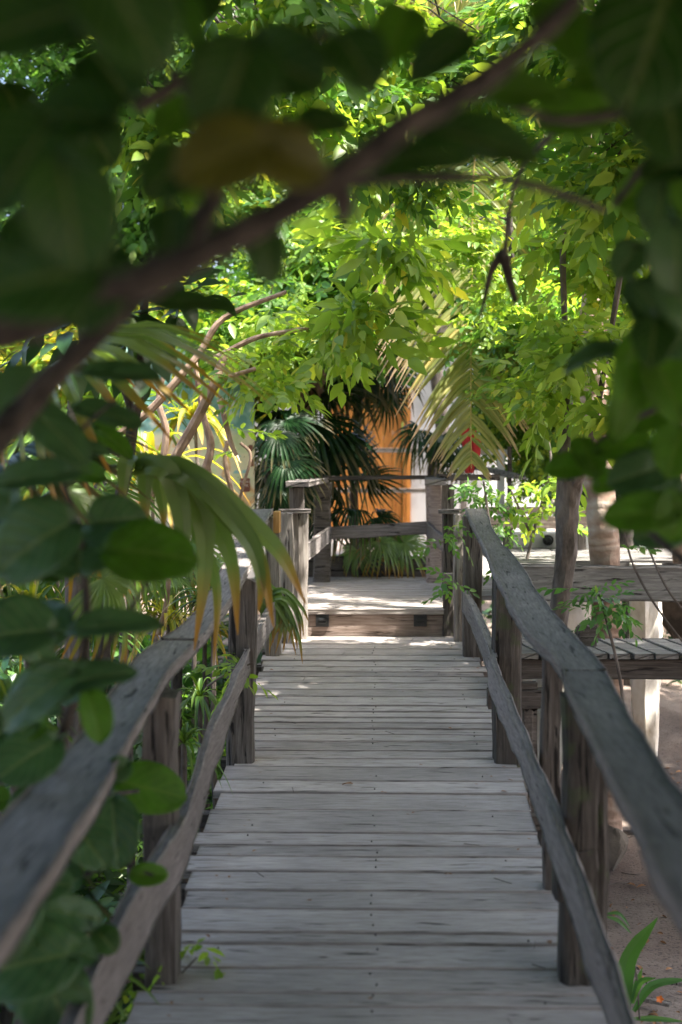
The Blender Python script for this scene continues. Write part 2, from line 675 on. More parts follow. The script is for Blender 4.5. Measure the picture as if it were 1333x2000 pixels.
M['vent'] = plain('dark_vent', (.01, .01, .01), (.03, .03, .03), 20, .7, .1)
M['red'] = plain('red_cloth', (.50, .025, .03), (.68, .06, .06), 6, .85, .1)
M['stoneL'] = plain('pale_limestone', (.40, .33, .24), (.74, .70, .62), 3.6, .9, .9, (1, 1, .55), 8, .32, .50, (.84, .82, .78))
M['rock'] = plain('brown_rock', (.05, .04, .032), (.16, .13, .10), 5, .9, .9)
M['pot'] = plain('flower_orange', (.6, .12, .02), (.8, .22, .04), 20, .6, .1)
M['dryleaf'] = plain('dry_leaf', (.16, .07, .03), (.34, .17, .07), 20, .8, .2)
M['nail'] = plain('rusty_nail', (.02, .016, .014), (.05, .04, .035), 30, .6, .1)
M['thatch'] = plain('thatch', (.10, .08, .06), (.24, .20, .15), 8, .95, .8, (6, 6, 1))
M['dirt'] = plain('dark_soil', (.02, .015, .01), (.06, .045, .03), 9, .95, .6)

M['lfBright'] = leafm('bright_leaf', (.10, .21, .025), (.25, .38, .065), .56, (1.9, 1.65, .7))
M['lfMid'] = leafm('mid_leaf', (.055, .145, .03), (.13, .26, .06), .5, (1.7, 1.65, .7))
M['lfCool'] = leafm('cool_leaf', (.045, .14, .045), (.11, .24, .07), .45, (1.7, 1.6, .7))
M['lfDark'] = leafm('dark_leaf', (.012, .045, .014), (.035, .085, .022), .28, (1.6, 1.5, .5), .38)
M['lfSea'] = leafm('sea_grape_leaf', (.018, .075, .010), (.045, .12, .014), .38, (1.9, 1.8, .3), .42, spec=.4, veins=(.16, .22, .07))
M['lfSeaB'] = leafm('sea_grape_leaf_bright', (.07, .19, .02), (.13, .26, .03), .55, (1.9, 1.7, .3), .45, spec=.3, veins=(.16, .26, .05))
M['lfSeaM'] = leafm('sea_grape_leaf_mid', (.05, .13, .045), (.085, .18, .06), .35, (1.8, 1.7, .4), .38, spec=.5, veins=(.16, .24, .08))
M['lfSeaO'] = leafm('sea_grape_leaf_olive', (.11, .12, .015), (.15, .15, .02), .5, (1.7, 1.4, .3), .4, veins=(.2, .2, .05))
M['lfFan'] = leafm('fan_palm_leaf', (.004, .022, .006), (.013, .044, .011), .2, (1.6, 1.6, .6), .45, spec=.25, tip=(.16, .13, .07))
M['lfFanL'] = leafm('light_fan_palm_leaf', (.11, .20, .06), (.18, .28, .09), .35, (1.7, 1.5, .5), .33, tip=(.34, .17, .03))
M['lfCoco'] = leafm('coconut_leaflet', (.17, .21, .055), (.36, .36, .13), .45, (1.6, 1.4, .6), .4, tip=(.42, .30, .20))
M['rachis'] = plain('yellow_rachis', (.34, .24, .05), (.55, .42, .12), 6, .5, .1)
M['lfYel'] = leafm('yellow_strap_leaf', (.14, .20, .02), (.42, .40, .05), .45, (1.6, 1.4, .5), .4, tip=(.5, .30, .08))
M['lfStrap'] = leafm('green_strap_leaf', (.05, .13, .02), (.14, .24, .04), .42, (1.8, 1.5, .5), .38)
M['petiole'] = plain('petiole_green', (.06, .10, .02), (.12, .17, .04), 6, .5, .1)


def palm_trunk_mat():
    m, n, N, Lk, b = mat('ringed_palm_bark')
    tc = N.new('ShaderNodeTexCoord')
    mp = N.new('ShaderNodeMapping')
    mp.inputs['Scale'].default_value = (2, 2, 7)
    Lk.new(tc.outputs['Object'], mp.inputs[0])
    wv = N.new('ShaderNodeTexWave')
    wv.bands_direction = 'Z'
    wv.inputs['Scale'].default_value = .55
    wv.inputs['Distortion'].default_value = 14
    wv.inputs['Detail'].default_value = 4
    Lk.new(mp.outputs[0], wv.inputs['Vector'])
    nz = N.new('ShaderNodeTexNoise')
    nz.inputs['Scale'].default_value = 7
    nz.inputs['Detail'].default_value = 7
    Lk.new(tc.outputs['Object'], nz.inputs['Vector'])
    r = ramp(N, [(.25, (.10, .06, .04)), (.5, (.28, .19, .14)), (.8, (.46, .40, .34))])
    mx = N.new('ShaderNodeMath')
    mx.operation = 'MULTIPLY_ADD'
    mx.inputs[1].default_value = .12
    Lk.new(wv.outputs['Fac'], mx.inputs[0])
    h = N.new('ShaderNodeMath')
    h.operation = 'MULTIPLY'
    h.inputs[1].default_value = .95
    Lk.new(nz.outputs['Fac'], h.inputs[0])
    Lk.new(h.outputs[0], mx.inputs[2])
    Lk.new(mx.outputs[0], r.inputs[0])
    Lk.new(r.outputs[0], b.inputs['Base Color'])
    b.inputs['Roughness'].default_value = .9
    bm = N.new('ShaderNodeBump')
    bm.inputs['Strength'].default_value = .9
    bm.inputs['Distance'].default_value = .03
    Lk.new(mx.outputs[0], bm.inputs['Height'])
    Lk.new(bm.outputs[0], b.inputs['Normal'])
    return m


def sand_mat():
    m, n, N, Lk, b = mat('brown_sand')
    tc = N.new('ShaderNodeTexCoord')
    n1 = N.new('ShaderNodeTexNoise')
    n1.inputs['Scale'].default_value = 1.1
    n1.inputs['Detail'].default_value = 9
    n1.inputs['Roughness'].default_value = .65
    Lk.new(tc.outputs['Object'], n1.inputs['Vector'])
    n2 = N.new('ShaderNodeTexNoise')
    n2.inputs['Scale'].default_value = 60
    n2.inputs['Detail'].default_value = 4
    Lk.new(tc.outputs['Object'], n2.inputs['Vector'])
    r = ramp(N, [(.3, (.085, .058, .045)), (.5, (.15, .112, .09)), (.7, (.25, .205, .17))])
    Lk.new(n1.outputs['Fac'], r.inputs[0])
    r2 = ramp(N, [(.34, .25), (.44, 1)])
    Lk.new(n2.outputs['Fac'], r2.inputs[0])
    mx = N.new('ShaderNodeMix')
    mx.data_type = 'RGBA'
    mx.blend_type = 'MULTIPLY'
    mx.inputs[0].default_value = .8
    Lk.new(r.outputs[0], mx.inputs[6])
    Lk.new(r2.outputs[0], mx.inputs[7])
    Lk.new(mx.outputs[2], b.inputs['Base Color'])
    b.inputs['Roughness'].default_value = .95
    bm = N.new('ShaderNodeBump')
    bm.inputs['Strength'].default_value = .8
    bm.inputs['Distance'].default_value = .03
    ad = N.new('ShaderNodeMath')
    ad.operation = 'MULTIPLY_ADD'
    ad.inputs[1].default_value = .25
    Lk.new(n2.outputs['Fac'], ad.inputs[0])
    Lk.new(n1.outputs['Fac'], ad.inputs[2])
    Lk.new(ad.outputs[0], bm.inputs['Height'])
    Lk.new(bm.outputs[0], b.inputs['Normal'])
    return m


M['palmtrunk'] = palm_trunk_mat()
M['sand'] = sand_mat()

# ------------------------------------------------------------------ ground
GZ = -0.95


def gz(x, y):
    return GZ + .05 * math.sin(x * 1.3 + .5) * math.cos(y * .9) + (.0 if y < 11 else min(.5, (y - 11) * .11)) + (.06 * math.sin(2.7 * x + y))


mb = MB()
xs = np.concatenate([np.linspace(-160, -9, 10), np.linspace(-8, 8, 65), np.linspace(9, 160, 10)])
ys = np.concatenate([np.linspace(-60, -3, 8), np.linspace(-2, 26, 113), np.linspace(28, 300, 12)])
gv = np.array([(x, y, gz(x, y)) for y in ys for x in xs])
nx = len(xs)
gf = np.array([(j * nx + i, j * nx + i + 1, (j + 1) * nx + i + 1, (j + 1) * nx + i) for j in range(len(ys) - 1) for i in range(nx - 1)])
mb.add(gv, gf)
o = mb.build('ground', M['sand'])
o['kind'] = 'structure'

# ------------------------------------------------------------------ footbridge
PY = [-3, 4.46, 5.5, 7.05, 8.2, 9.26, 10.3]
PZ = [0, 0, .045, .143, .27, .375, .395]


def dz(y):
    return float(np.interp(y, PY, PZ))


def slope(y):
    return (dz(y + .15) - dz(y - .15)) / .3


def depth_at(py, h):
    """depth at which a surface h(y) high is seen on photo row py"""
    lo, hi = .5, 14.0
    for _ in range(50):
        m_ = (lo + hi) / 2
        if (CAM[2] - h(m_)) / m_ > (py - YH) / FPX:
            lo = m_
        else:
            hi = m_
    return (lo + hi) / 2


def X_at(px, y):
    return (px - XV) / FPX * y


RH = .95
bridge = thing('boardwalk', 'grey weathered plank boardwalk with sloping handrails on both sides, leading up to the step', 'boardwalk', (0, 5, 0))

# planks: their joints read off the photograph where it shows them
rows = [1249, 1258, 1268, 1280, 1291, 1303, 1313, 1322, 1335, 1348, 1362, 1379, 1391, 1402, 1413, 1424, 1436, 1450, 1468, 1483, 1500, 1527, 1552, 1586, 1631, 1656, 1677, 1709, 1746, 1783, 1829, 1851, 1898, 1949, 1976]
ye = sorted(depth_at(r_, dz) for r_ in rows)
y_ = ye[0]
while y_ > -1.2:
    y_ -= random.choice([.12, .15, .17, .2])
    ye.insert(0, y_)
ye[-1] = 10.1
deck = MB()
for a, b in zip(ye[:-1], ye[1:]):
    g = random.choice([.006, .007, .009, .012, .020]) if (b - a) > .05 else .002
    yc = (a + b) / 2
    xl = -.725 + random.uniform(-.03, .035)
    xr = .705 + random.uniform(-.03, .035)
    if yc > 8.9:
        xl, xr = xl + .02, xr - .02
    zc = dz(yc) - .02 + random.uniform(-.002, .002)
    # board follows the bridge's slope
    side = nrm((0, 1, slope(yc)))
    bend = random.uniform(-.004, .004)
    tw = random.uniform(-.005, .005)
    n_ = 9
    path = [(x, yc + tw * (x) + bend * (1 - (2 * k / (n_ - 1) - 1) ** 2), zc + random.uniform(-.0008, .0008)) for k, x in enumerate(np.linspace(xl, xr, n_))]
    sweep(deck, path, b - a - g, .04, side, ch=.004, jit=.0013, step=.09)
    # nail heads over the joist
    if b > 3.5:
        for xn in (.0, -.52, .53):
            for q in (.28, .72):
                yy = a + (b - a) * q
                if random.random() < (.85 if xn else .4):
                    continue
                c = np.array([xn + random.uniform(-.014, .014), yy, dz(yy) + .0022])
                an = np.arange(6) / 6 * 2 * math.pi
                rr = .003
                top = np.stack([c[0] + rr * np.cos(an), c[1] + rr * np.sin(an), np.full(6, c[2]) + slope(yy) * rr * np.sin(an)], 1)
                bot = top - [0, 0, .006]
                deck.add(np.vstack([top, bot]), [tuple(range(6))] + [(i, 6 + i, 6 + (i + 1) % 6, (i + 1) % 6) for i in range(6)], 1)
deck.build('deck', [M['deckX'], M['nail']], bridge)

# stringers and joists that stick out under the boards
for xb in (-.62, 0.0, .6):
    mb = MB()
    path = [(xb, y, dz(y) - .115) for y in np.linspace(-1, 10.0, 30)]
    sweep(mb, path, .09, .14, (1, 0, 0), .006, .004, .15)
    mb.build('stringer', M['dwood'], bridge)
for y in (3.6, 4.62, 5.42, 5.85, 6.35, 7.2, 7.95, 8.35, 9.1, 9.7):
    w_ = random.uniform(.0, .045)
    mb = MB()
    sweep(mb, [(-.745 - w_, y, dz(y) - .075), (.735 + w_, y, dz(y) - .075)], .08, .07, (0, 1, 0), .005, .003)
    mb.build('joist', M['dwood'], bridge)

# posts: x0,x1,y0,y1, lean dx
POSTS = [
    ('L', -.725, -.62, 4.40, 4.53, .0, M['postZ']),
    ('L', -.765, -.625, 7.0, 7.13, .045, M['postZ']),
    ('L', -.715, -.615, 9.22, 9.34, .0, M['postL']),
    ('R', .585, .695, 4.42, 4.54, .01, M['postD']),
    ('R', .585, .725, 7.02, 7.15, .015, M['postD']),
    ('R', .575, .70, 9.2, 9.32, .0, M['postZ']),
    ('R', .645, .715, 5.28, 5.36, -.015, M['postZ']),
    ('L', -.73, -.62, 1.9, 2.02, 0, M['postZ']),
    ('R', .6, .71, 1.9, 2.02, 0, M['postZ']),
]
for s_, x0, x1, y0, y1, lean, m_ in POSTS:
    mb = MB()
    post(mb, x0, x1, y0, y1, GZ - .1, dz(y0) + RH - .045, lean, 0, .004)
    if s_ == 'R' and abs(y0 - 4.42) < .01:
        # the knotted bulge half way up the near right post
        post(mb, x0 + .075, x1 + .055, y0 + .06, y1 + .09, GZ - .1, .86, .0, 0, .006)
        post(mb, x0 - .015, x1 + .01, y0 - .01, y1, .26, .42, 0, 0, .008)
    mb.build('post', m_, bridge)
# extra split log strapped behind
mb = MB()
post(mb, .79, .865, 7.48, 7.56, GZ - .1, .33, 0, 0)
sweep(mb, [(.60, 7.5, .385), (.9, 7.5, .385)], .12, .10, (0, 1, 0), .006, .005)
sweep(mb, [(.70, 7.5, .455), (.86, 7.5, .455)], .07, .04, (0, 1, 0), .006, .006)
mb.build('brace', M['dwood'], bridge)

# handrails from their outlines in the photograph
Lin = [(988, 539), (1172, 450), (1280, 360), (1312, 324), (1456, 247), (1573, 180), (1703, 90), (1843, 0)]
Lout = [(988, 489), (1190, 387), (1290, 252), (1415, 171), (1587, 0)]
Rin = [(981, 893), (1074, 948), (1154, 984), (1215, 1017), (1292, 1095), (1337, 1107), (1450, 1160), (1575, 1225), (1675, 1275), (1790, 1333)]
Rout = [(981, 932), (1048, 973), (1106, 1024), (1157, 1053), (1244, 1132), (1292, 1180), (1375, 1225), (1470, 1282), (1545, 1333)]


def rail_profile(edge):
    out = []
    for py, px in edge:
        y = depth_at(py, lambda q: dz(q) + RH)
        out.append((y, X_at(px, y)))
    out.sort()
    return np.array(out)


for inner, outer in ((Lin, Lout), (Rin, Rout)):
    a, b = rail_profile(inner), rail_profile(outer)
    ys_ = np.linspace(.9, 9.42, 60)
    xa, xb = np.interp(ys_, a[:, 0], a[:, 1]), np.interp(ys_, b[:, 0], b[:, 1])
    ker = np.array([1, 2, 1]) / 4
    for _ in range(2):
        xa[1:-1] = np.convolve(xa, ker, 'valid')
        xb[1:-1] = np.convolve(xb, ker, 'valid')
    sg = -1 if xa.mean() < 0 else 1
    cen, wd = (xa + xb) / 2, np.abs(xb - xa)
    mb = MB()
    cuts = [(0, 31), (31, 60)] if sg < 0 else [(0, 27), (27, 60)]
    for i0, i1 in cuts:
        i1 = min(len(ys_), i1 + 0)
        path = [(cen[i], ys_[i], dz(ys_[i]) + RH - .0225 + .003 * math.sin(ys_[i] * 2)) for i in range(i0, i1)]
        if i0:
            path.insert(0, tuple((np.array(path[0]) * .02 + np.array([cen[i0 - 1], ys_[i0 - 1], dz(ys_[i0 - 1]) + RH - .0225]) * .98)))
            wq = np.concatenate([[wd[i0 - 1]], wd[i0:i1]])
        else:
            wq = wd[i0:i1]
        sweep(mb, path, wq, .046, (1, 0, 0), .006, .0028, .06)
    mb.build('handrail', M['railY'], bridge)

# lower rails: (photo px, photo py) of their top and bottom edges on the posts' inner faces
Lu = [(526, 1178), (450, 1322), (432, 1362), (387, 1442), (365, 1530), (345, 1600), (288, 1681), (198, 1802), (130, 1982)]
Ll = [(526, 1228), (460, 1345), (432, 1415), (382, 1580), (355, 1690), (288, 1793), (216, 1915), (180, 2000)]
Ru = [(900, 1127), (958, 1248), (998, 1352), (1043, 1460), (1111, 1604), (1174, 1766), (1246, 2000)]
Rl = [(890, 1150), (917, 1205), (958, 1300), (985, 1388), (1039, 1505), (1084, 1622), (1129, 1748), (1196, 1955)]


def on_plane(pts, X):
    q = []
    for px, py in pts:
        y = FPX * X / (px - XV)
        q.append((y, CAM[2] - (py - YH) / FPX * y))
    q.sort()
    return np.array(q)


for up, lo, X, tk in ((Lu, Ll, -.635, .035), (Ru, Rl, .60, .04)):
    u, l = on_plane(up, X), on_plane(lo, X)
    y1 = 9.35
    ys_ = np.linspace(1.0, y1, 50)
    zu, zl = np.interp(ys_, u[:, 0], u[:, 1]), np.interp(ys_, l[:, 0], l[:, 1])
    for _ in range(3):
        zu[1:-1] = np.convolve(zu, [.25, .5, .25], 'valid')
        zl[1:-1] = np.convolve(zl, [.25, .5, .25], 'valid')
    hh = np.clip(zu - zl, .10, .17)
    cz = (zu + zl) / 2
    sg = 1 if X < 0 else -1
    mb = MB()
    js = 7.04
    for y0_, y1_, off in ((.9, js + .06, 0.0), (js - .1, 9.4, .03)):
        k = (ys_ >= y0_) & (ys_ <= y1_)
        path = np.stack([np.full(k.sum(), X + sg * (.018 - off * .5)) + snoise(k.sum(), .006, 8), ys_[k], cz[k]], 1)
        sweep(mb, path, tk, hh[k], (1, 0, 0), .005, .003, .07)
    mb.build('lower_rail', M['railY'], bridge)

mb = MB()
q0, q1 = P(536, 998, 9.1), P(548, 1040, 9.1)
box(mb, q0[0], q1[0], 9.0, 9.16, q1[2], q0[2])
bevel(mb.build('wood_block', M['block'], bridge, smooth=False))['label'] = 'small fresh orange wood block on the left rail end'

# small plinth with white cap (garden light) left below the rail
# ------------------------------------------------------------------ platform beyond the step
plat = thing('platform', 'raised plank platform with a riser step, two black step lights and a low railing', 'platform', (0, 11, 0))
PT = .586
PFY = 10.12
mb = MB()
y_ = PFY - .02
k = 0
while y_ < 12.75:
    w_ = random.uniform(.13, .2)
    x0, x1 = -.62 + random.uniform(-.02, .02), .62 + random.uniform(-.02, .02)
    if y_ > 11.0:
        x1 = 2.2
    sweep(mb, [(x, y_ + w_ / 2 + .03 * x * (k > 8), PT - .02) for x in np.linspace(x0, x1, 8)], w_ - .006, .04, (0, 1, 0), .004, .0015)
    y_ += w_
    k += 1
mb.build('deck', M['deckX'], plat)
mb = MB()
sweep(mb, [(-.56, PFY + .02, .455), (.56, PFY + .02, .455)], .04, .175, (0, 1, 0), .005, .0015)
riser = mb.build('riser', M['riser'], plat)
for px in (630, 821.5):
    mb = MB()
    c = P(px, 1211, PFY - .012)
    s = .047
    box(mb, c[0] - s, c[0] + s, PFY - .012, PFY + .01, c[2] - s, c[2] + s)
    # hood over the lamp slot
    box(mb, c[0] - s * .55, c[0] + s * .55, PFY - .036, PFY - .0125, c[2] - .004, c[2] + .012)
    box(mb, c[0] - s * .5, c[0] + s * .5, PFY - .018, PFY - .0125, c[2] - .026, c[2] - .010)
    bevel(mb.build('step_light', M['black'], riser, smooth=False), .003)
mb = MB()
for xb in (-.55, .5):
    sweep(mb, [(xb, 10.2, .46), (xb, 12.6, .46)], .07, .16, (1, 0, 0), .005, .003)
mb.build('bearer', M['dwood'], plat)


def prect(px0, px1, d):
    return X_at(px0, d), X_at(px1, d)


def zrow(py, d):
    return CAM[2] - (py - YH) / FPX * d


pp = [
    (*prect(572, 602, 10.0), 9.95, 10.07, zrow(1003, 10), M['postL']),
    (*prect(548, 574, 9.85), 9.78, 9.90, zrow(1003, 9.8), M['postL']),
    (*prect(566, 594, 10.35), 10.3, 10.42, 1.45, M['postZ']),
    (*prect(613, 646, 12.4), 12.34, 12.47, 1.45, M['dwood']),
    (*prect(833, 863, 12.4), 12.3, 12.43, 1.47, M['riser']),
    (*prect(864, 888, 11.2), 11.15, 11.26, 1.45, M['postZ']),
    (*prect(866, 886, 10.15), 10.1, 10.2, zrow(1003, 10.1), M['postD']),
    (*prect(886, 903, 9.9), 9.86, 9.96, zrow(1006, 9.9), M['postL']),
]
for x0, x1, y0, y1, zt, m_ in pp:
    mb = MB()
    post(mb, x0, x1, y0, y1, GZ + .1, zt, 0, 0, .004)
    mb.build('post', m_, plat)
mb = MB()
sweep(mb, [(X_at(546, 9.9), 9.95, zrow(999, 9.9)), (X_at(603, 9.95), 10.0, zrow(999, 9.9))], .14, .03, (0, 1, 0), .005, .003)
mb.build('post_cap', M['railX'], plat)
mb = MB()
sweep(mb, [(X_at(862, 10.1), 10.1, zrow(998, 10.1)), (X_at(900, 10.1), 10.05, zrow(998, 10.1))], .13, .03, (0, 1, 0), .005, .003)
mb.build('post_cap', M['railX'], plat)
# handrail caps
mb = MB()
sweep(mb, [(X_at(580, 10.2), 10.15, 1.472), (X_at(625, 12.55), 12.55, 1.472)], .17, .045, (1, 0, 0), .006, .003)
mb.build('handrail', M['railY'], plat)
mb = MB()
sweep(mb, [(X_at(630, 12.5), 12.52, 1.487), (X_at(845, 12.5), 12.50, 1.497)], .12, .035, (0, 1, 0), .005, .002)
mb.build('handrail', M['dwood'], plat)
mb = MB()
sweep(mb, [(X_at(858, 10.3), 10.9, 1.475), (X_at(849, 12.6), 12.6, 1.48)], .17, .05, (1, 0, 0), .006, .003)
mb.build('handrail', M['railX'], plat)
mb = MB()
sweep(mb, [(X_at(850, 12.5), 12.0, 1.50), (X_at(966, 12.5), 12.1, 1.50)], .10, .055, (0, 1, 0), .006, .003)
mb.build('handrail', M['dwood'], plat)
# lower boards
mb = MB()
sweep(mb, [(X_at(598, 10.25), 10.3, zrow(1078, 10.3)), (X_at(646, 12.3), 12.33, zrow(1042, 12.3))], .035, .13, (1, 0, 0), .005, .003)
mb.build('lower_rail', M['railY'], plat)
mb = MB()
sweep(mb, [(X_at(646, 12.3), 12.33, zrow(1042, 12.3)), (X_at(834, 12.3), 12.31, zrow(1031, 12.3))], .035, .11, (0, 1, 0), .005, .003)
mb.build('lower_rail', M['railX'], plat)
mb = MB()
sweep(mb, [(X_at(836, 12.3), 12.3, zrow(1033, 12.3)), (X_at(868, 10.9), 10.9, zrow(1062, 10.9))], .035, .12, (1, 0, 0), .005, .003)
mb.build('lower_rail', M['railX'], plat)
mb = MB()
box(mb, X_at(866, 10.1), X_at(905, 10.1), 10.0, 10.06, zrow(1140, 10.1), zrow(1118, 10.1))
bevel(mb.build('cross_block', M['postL'], plat, smooth=False), .006)
# planter edge behind
mb = MB()
sweep(mb, [(-.9, 13.0, .66), (.9, 13.0, .66)], .05, .22, (0, 1, 0), .006, .004)
mb.build('edge_board', M['dwood'], plat)

# ------------------------------------------------------------------ side walkway, right
sw = thing('side_walkway', 'low side walkway of short grey boards on a dark beam, right of the boardwalk', 'walkway', (1.6, 8.4, 0))
ZT = zrow(1246, 8.7)
mb = MB()
x = .78
while x < 3.2:
    w_ = random.uniform(.12, .15)
    sk = .10
    sweep(mb, [(x + sk, 8.02, ZT - .02), (x, 8.72, ZT - .02)], w_ - .006, .04, (1, 0, 0), .005, .002)
    x += w_
mb.build('deck', M['upwood'], sw)
mb = MB()
sweep(mb, [(.72, 8.10, ZT - .10), (3.3, 8.10, ZT - .10)], .06, .115, (0, 1, 0), .005, .004)
mb.build('beam', M['dwood'], sw)
for px, pt in ((1143, 1222), (1420, 1262)):
    mb = MB()
    xx = X_at(px, 8.45)
    post(mb, xx - .055, xx + .055, 8.35, 8.45, GZ - .1, zrow(pt, 8.4) if pt < 1250 else ZT - .05, 0, 0, .004)
    mb.build('post', M['dwood'], sw)

# ------------------------------------------------------------------ upper deck, right
ud = thing('upper_deck', 'higher timber deck with a thick grey front beam and slatted bench, behind the right handrail', 'deck', (2.2, 10, 0))
ZU = zrow(1110, 9.05)
mb = MB()
y_ = 9.05
while y_ < 11.2:
    w_ = random.uniform(.12, .17)
    sweep(mb, [(xx, y_ + w_ / 2, ZU - .02) for xx in np.linspace(.83, 1.36, 5)], w_ - .006, .04, (0, 1, 0), .004, .002)
    if y_ < 9.2 or y_ > 9.7:
        sweep(mb, [(xx, y_ + w_ / 2, ZU - .02) for xx in np.linspace(1.37, 4.2, 5)], w_ - .006, .04, (0, 1, 0), .004, .002)
    y_ += w_
mb.build('deck', M['upwood'], ud)
mb = MB()
sweep(mb, [(.80, 9.0, ZU - .085), (2.0, 9.0, ZU - .095), (4.2, 9.0, ZU - .11)], .10, .23, (0, 1, 0), .012, .007)
mb.build('beam', M['upwood'], ud)
for xx, yy in ((.9, 9.15), (2.3, 9.2), (3.2, 9.2), (1.3, 10.9)):
    mb = MB()
    post(mb, xx - .06, xx + .06, yy, yy + .12, GZ - .1, ZU - .06)
    mb.build('post', M['dwood'], ud)
mb = MB()
d = 11.0
for r0, r1 in ((990, 1003), (1009, 1031)):
    sweep(mb, [(X_at(935, d), d, zrow((r0 + r1) / 2, d)), (X_at(1150, d), d, zrow((r0 + r1) / 2, d))], .05, (r1 - r0) / FPX * d, (0, 1, 0), .005, .003)
mb.build('bench_rail', M['riser'], ud)
for px in (992, 1110, 1133):
    mb = MB()
    xx = X_at(px, 11.1)
    post(mb, xx - .04, xx + .04, 11.06, 11.14, ZU - .02, zrow(1000, 11.1), 0, 0, .003)
    mb.build('bench_post', M['postZ'], ud)

# low white wall with a round vent
lw = thing('low_white_wall', 'low white concrete wall with a round black vent, behind the upper deck', 'wall', (1.3, 11.4, 0))
mb = MB()
box(mb, X_at(985, 11.3), X_at(1150, 11.3), 11.25, 11.45, .1, zrow(1040, 11.3))
bevel(mb.build('wall', M['wall'], lw, smooth=False), .01)
mb = MB()
c = P(1071, 1055, 11.24)
tube(mb, [c + np.array([0, -.012, 0]), c + np.array([0, .02, 0])], [.042, .042], 20, 0, 0)
tube(mb, [c + np.array([0, -.03, 0]), c + np.array([0, -.013, 0])], [.02, .03], 16, 0, 0)
mb.build('vent', M['vent'], lw)

# white metal guard frame
wf = thing('white_guard_frame', 'white painted guard frame with a flat top rail beside the red cloth', 'railing', (1.2, 14, 0))
mb = MB()
d = 13.0
sweep(mb, [(X_at(925, d), d, zrow(883, d)), (X_at(991, d), d, zrow(883, d))], .05, 10 / FPX * d, (0, 1, 0), .003, .0)
mb.build('top_rail', M['white'], wf)
mb = MB()
sweep(mb, [(X_at(978, d), d + .003, zrow(1060, d)), (X_at(978, d), d + .003, zrow(888, d))], .05, 14 / FPX * d, (0, 1, 0), .003, .0)
mb.build('post', M['white'], wf)
mb = MB()
sweep(mb, [(X_at(994, d), d - .05, zrow(1100, d)), (X_at(994, d), d - .05, zrow(872, d))], .05, 8 / FPX * d, (0, 1, 0), .003, .002)
mb.build('batten', M['dwood'], wf)

# red cloth draped over a rail, and the plank beside it
mb = MB()
d = 12.8
nu, nv = 14, 22
V = []
for j in range(nv + 1):
    v_ = j / nv
    xl = np.interp(v_, [0, .3, .7, 1], [901, 903, 908, 912])
    xr = np.interp(v_, [0, .25, .7, 1], [929, 938, 936, 924])
    for i in range(nu + 1):
        u_ = i / nu
        px = xl + (xr - xl) * u_
        V.append(P(px, 842 + 82 * v_ - 6 * math.sin(u_ * 3.1) * (1 - v_), d + .03 * math.sin(u_ * 13 + v_ * 2) * (.4 + v_) + .01 * math.sin(v_ * 9)))
F = np.array([(j * (nu + 1) + i, j * (nu + 1) + i + 1, (j + 1) * (nu + 1) + i + 1, (j + 1) * (nu + 1) + i) for j in range(nv) for i in range(nu)])
mb.add(np.array(V), F)
o = mb.build('red_cloth', M['red'], loc=P(920, 920, d))
so = o.modifiers.new('solid', 'SOLIDIFY')
so.thickness = .012
tag(o, 'red cloth hanging over a rail behind the coconut frond tip', 'cloth')

mb = MB()
sweep(mb, [(X_at(915, 13), 13.1, zrow(908, 13)), (X_at(928, 13), 12.9, zrow(912, 13)), (X_at(1003, 13), 12.4, zrow(932, 12.4))], .16, .04, (.3, 1, 0), .006, .003)
o = mb.build('slanting_plank', M['upwood'], loc=P(960, 932, 12.6))
tag(o, 'short grey plank slanting down beside the red cloth', 'plank')

# ------------------------------------------------------------------ building with the orange door
D = 24.0
bd = thing('white_building', 'white rendered building with an orange plank door, far behind the platform', 'building', (0, D, .5))
ZB = .45
x0, x1 = X_at(652, D), X_at(799, D)
ztop = zrow(768, D)
mb = MB()
box(mb, -4.0, x0 - .02, D, D + .25, ZB - .8, 4.1)
box(mb, x1 + .02, 3.0, D, D + .25, ZB - .8, 4.1)
box(mb, x0 - .02, x1 + .02, D + .003, D + .25, ztop, 4.097)
mb.build('wall', M['wall'], bd, smooth=False)
mb = MB()
nb = 7
for i in range(nb):
    a = x0 + .05 + (x1 - x0 - .16) * i / nb
    b = x0 + .05 + (x1 - x0 - .16) * (i + 1) / nb - .008
    box(mb, a, b, D + .06, D + .1, ZB, ztop - .05)
door = bevel(mb.build('door', M['orange'], bd, smooth=False), .004)
mb = MB()
box(mb, x0 - .05, x0 + .04, D - .04, D + .12, ZB, ztop)
box(mb, x1 - .10, x1 - .055, D - .04, D + .12, ZB, ztop)
box(mb, x1 - .048, x1 + .03, D - .06, D + .12, ZB, ztop)
box(mb, x0 - .05, x1 + .03, D - .05, D + .12, ztop + .002, ztop + .09)
mb.build('frame', M['orange'], door, smooth=False)
mb = MB()
box(mb, -4.2, 3.2, D - 1.3, D + 3, 4.1, 4.35)
mb.build('roof', M['thatch'], bd, smooth=False)
# timber guard rail before the building
gr = thing('garden_rail', 'thin dark two bar timber railing crossing in front of the orange door', 'railing', (0, 21, 0))
for r0, x0_, x1_ in ((880, 690, 925), (958, 640, 850)):
    mb = MB()
    d = 21.0
    sweep(mb, [(X_at(x0_, d), d, zrow(r0, d)), (X_at(x1_, d), d, zrow(r0, d))], .06, .065, (0, 1, 0), .006, .003)
    mb.build('bar', M['dwood'], gr)
for px in (690, 905):
    mb = MB()
    xx = X_at(px, 21.1)
    post(mb, xx - .05, xx + .05, 21.04, 21.14, -.5, zrow(876, 21))
    mb.build('post', M['dwood'], gr)

# ------------------------------------------------------------------ map board
DM = 12.3
mp_ = thing('map_board', 'cream illustrated map board with small brown area tags, half hidden behind the left shrubs', 'sign', P(380, 1100, DM))
mbx0, mbx1, mbz0, mbz1 = X_at(225, DM), X_at(497, DM), zrow(1012, DM), zrow(672, DM)


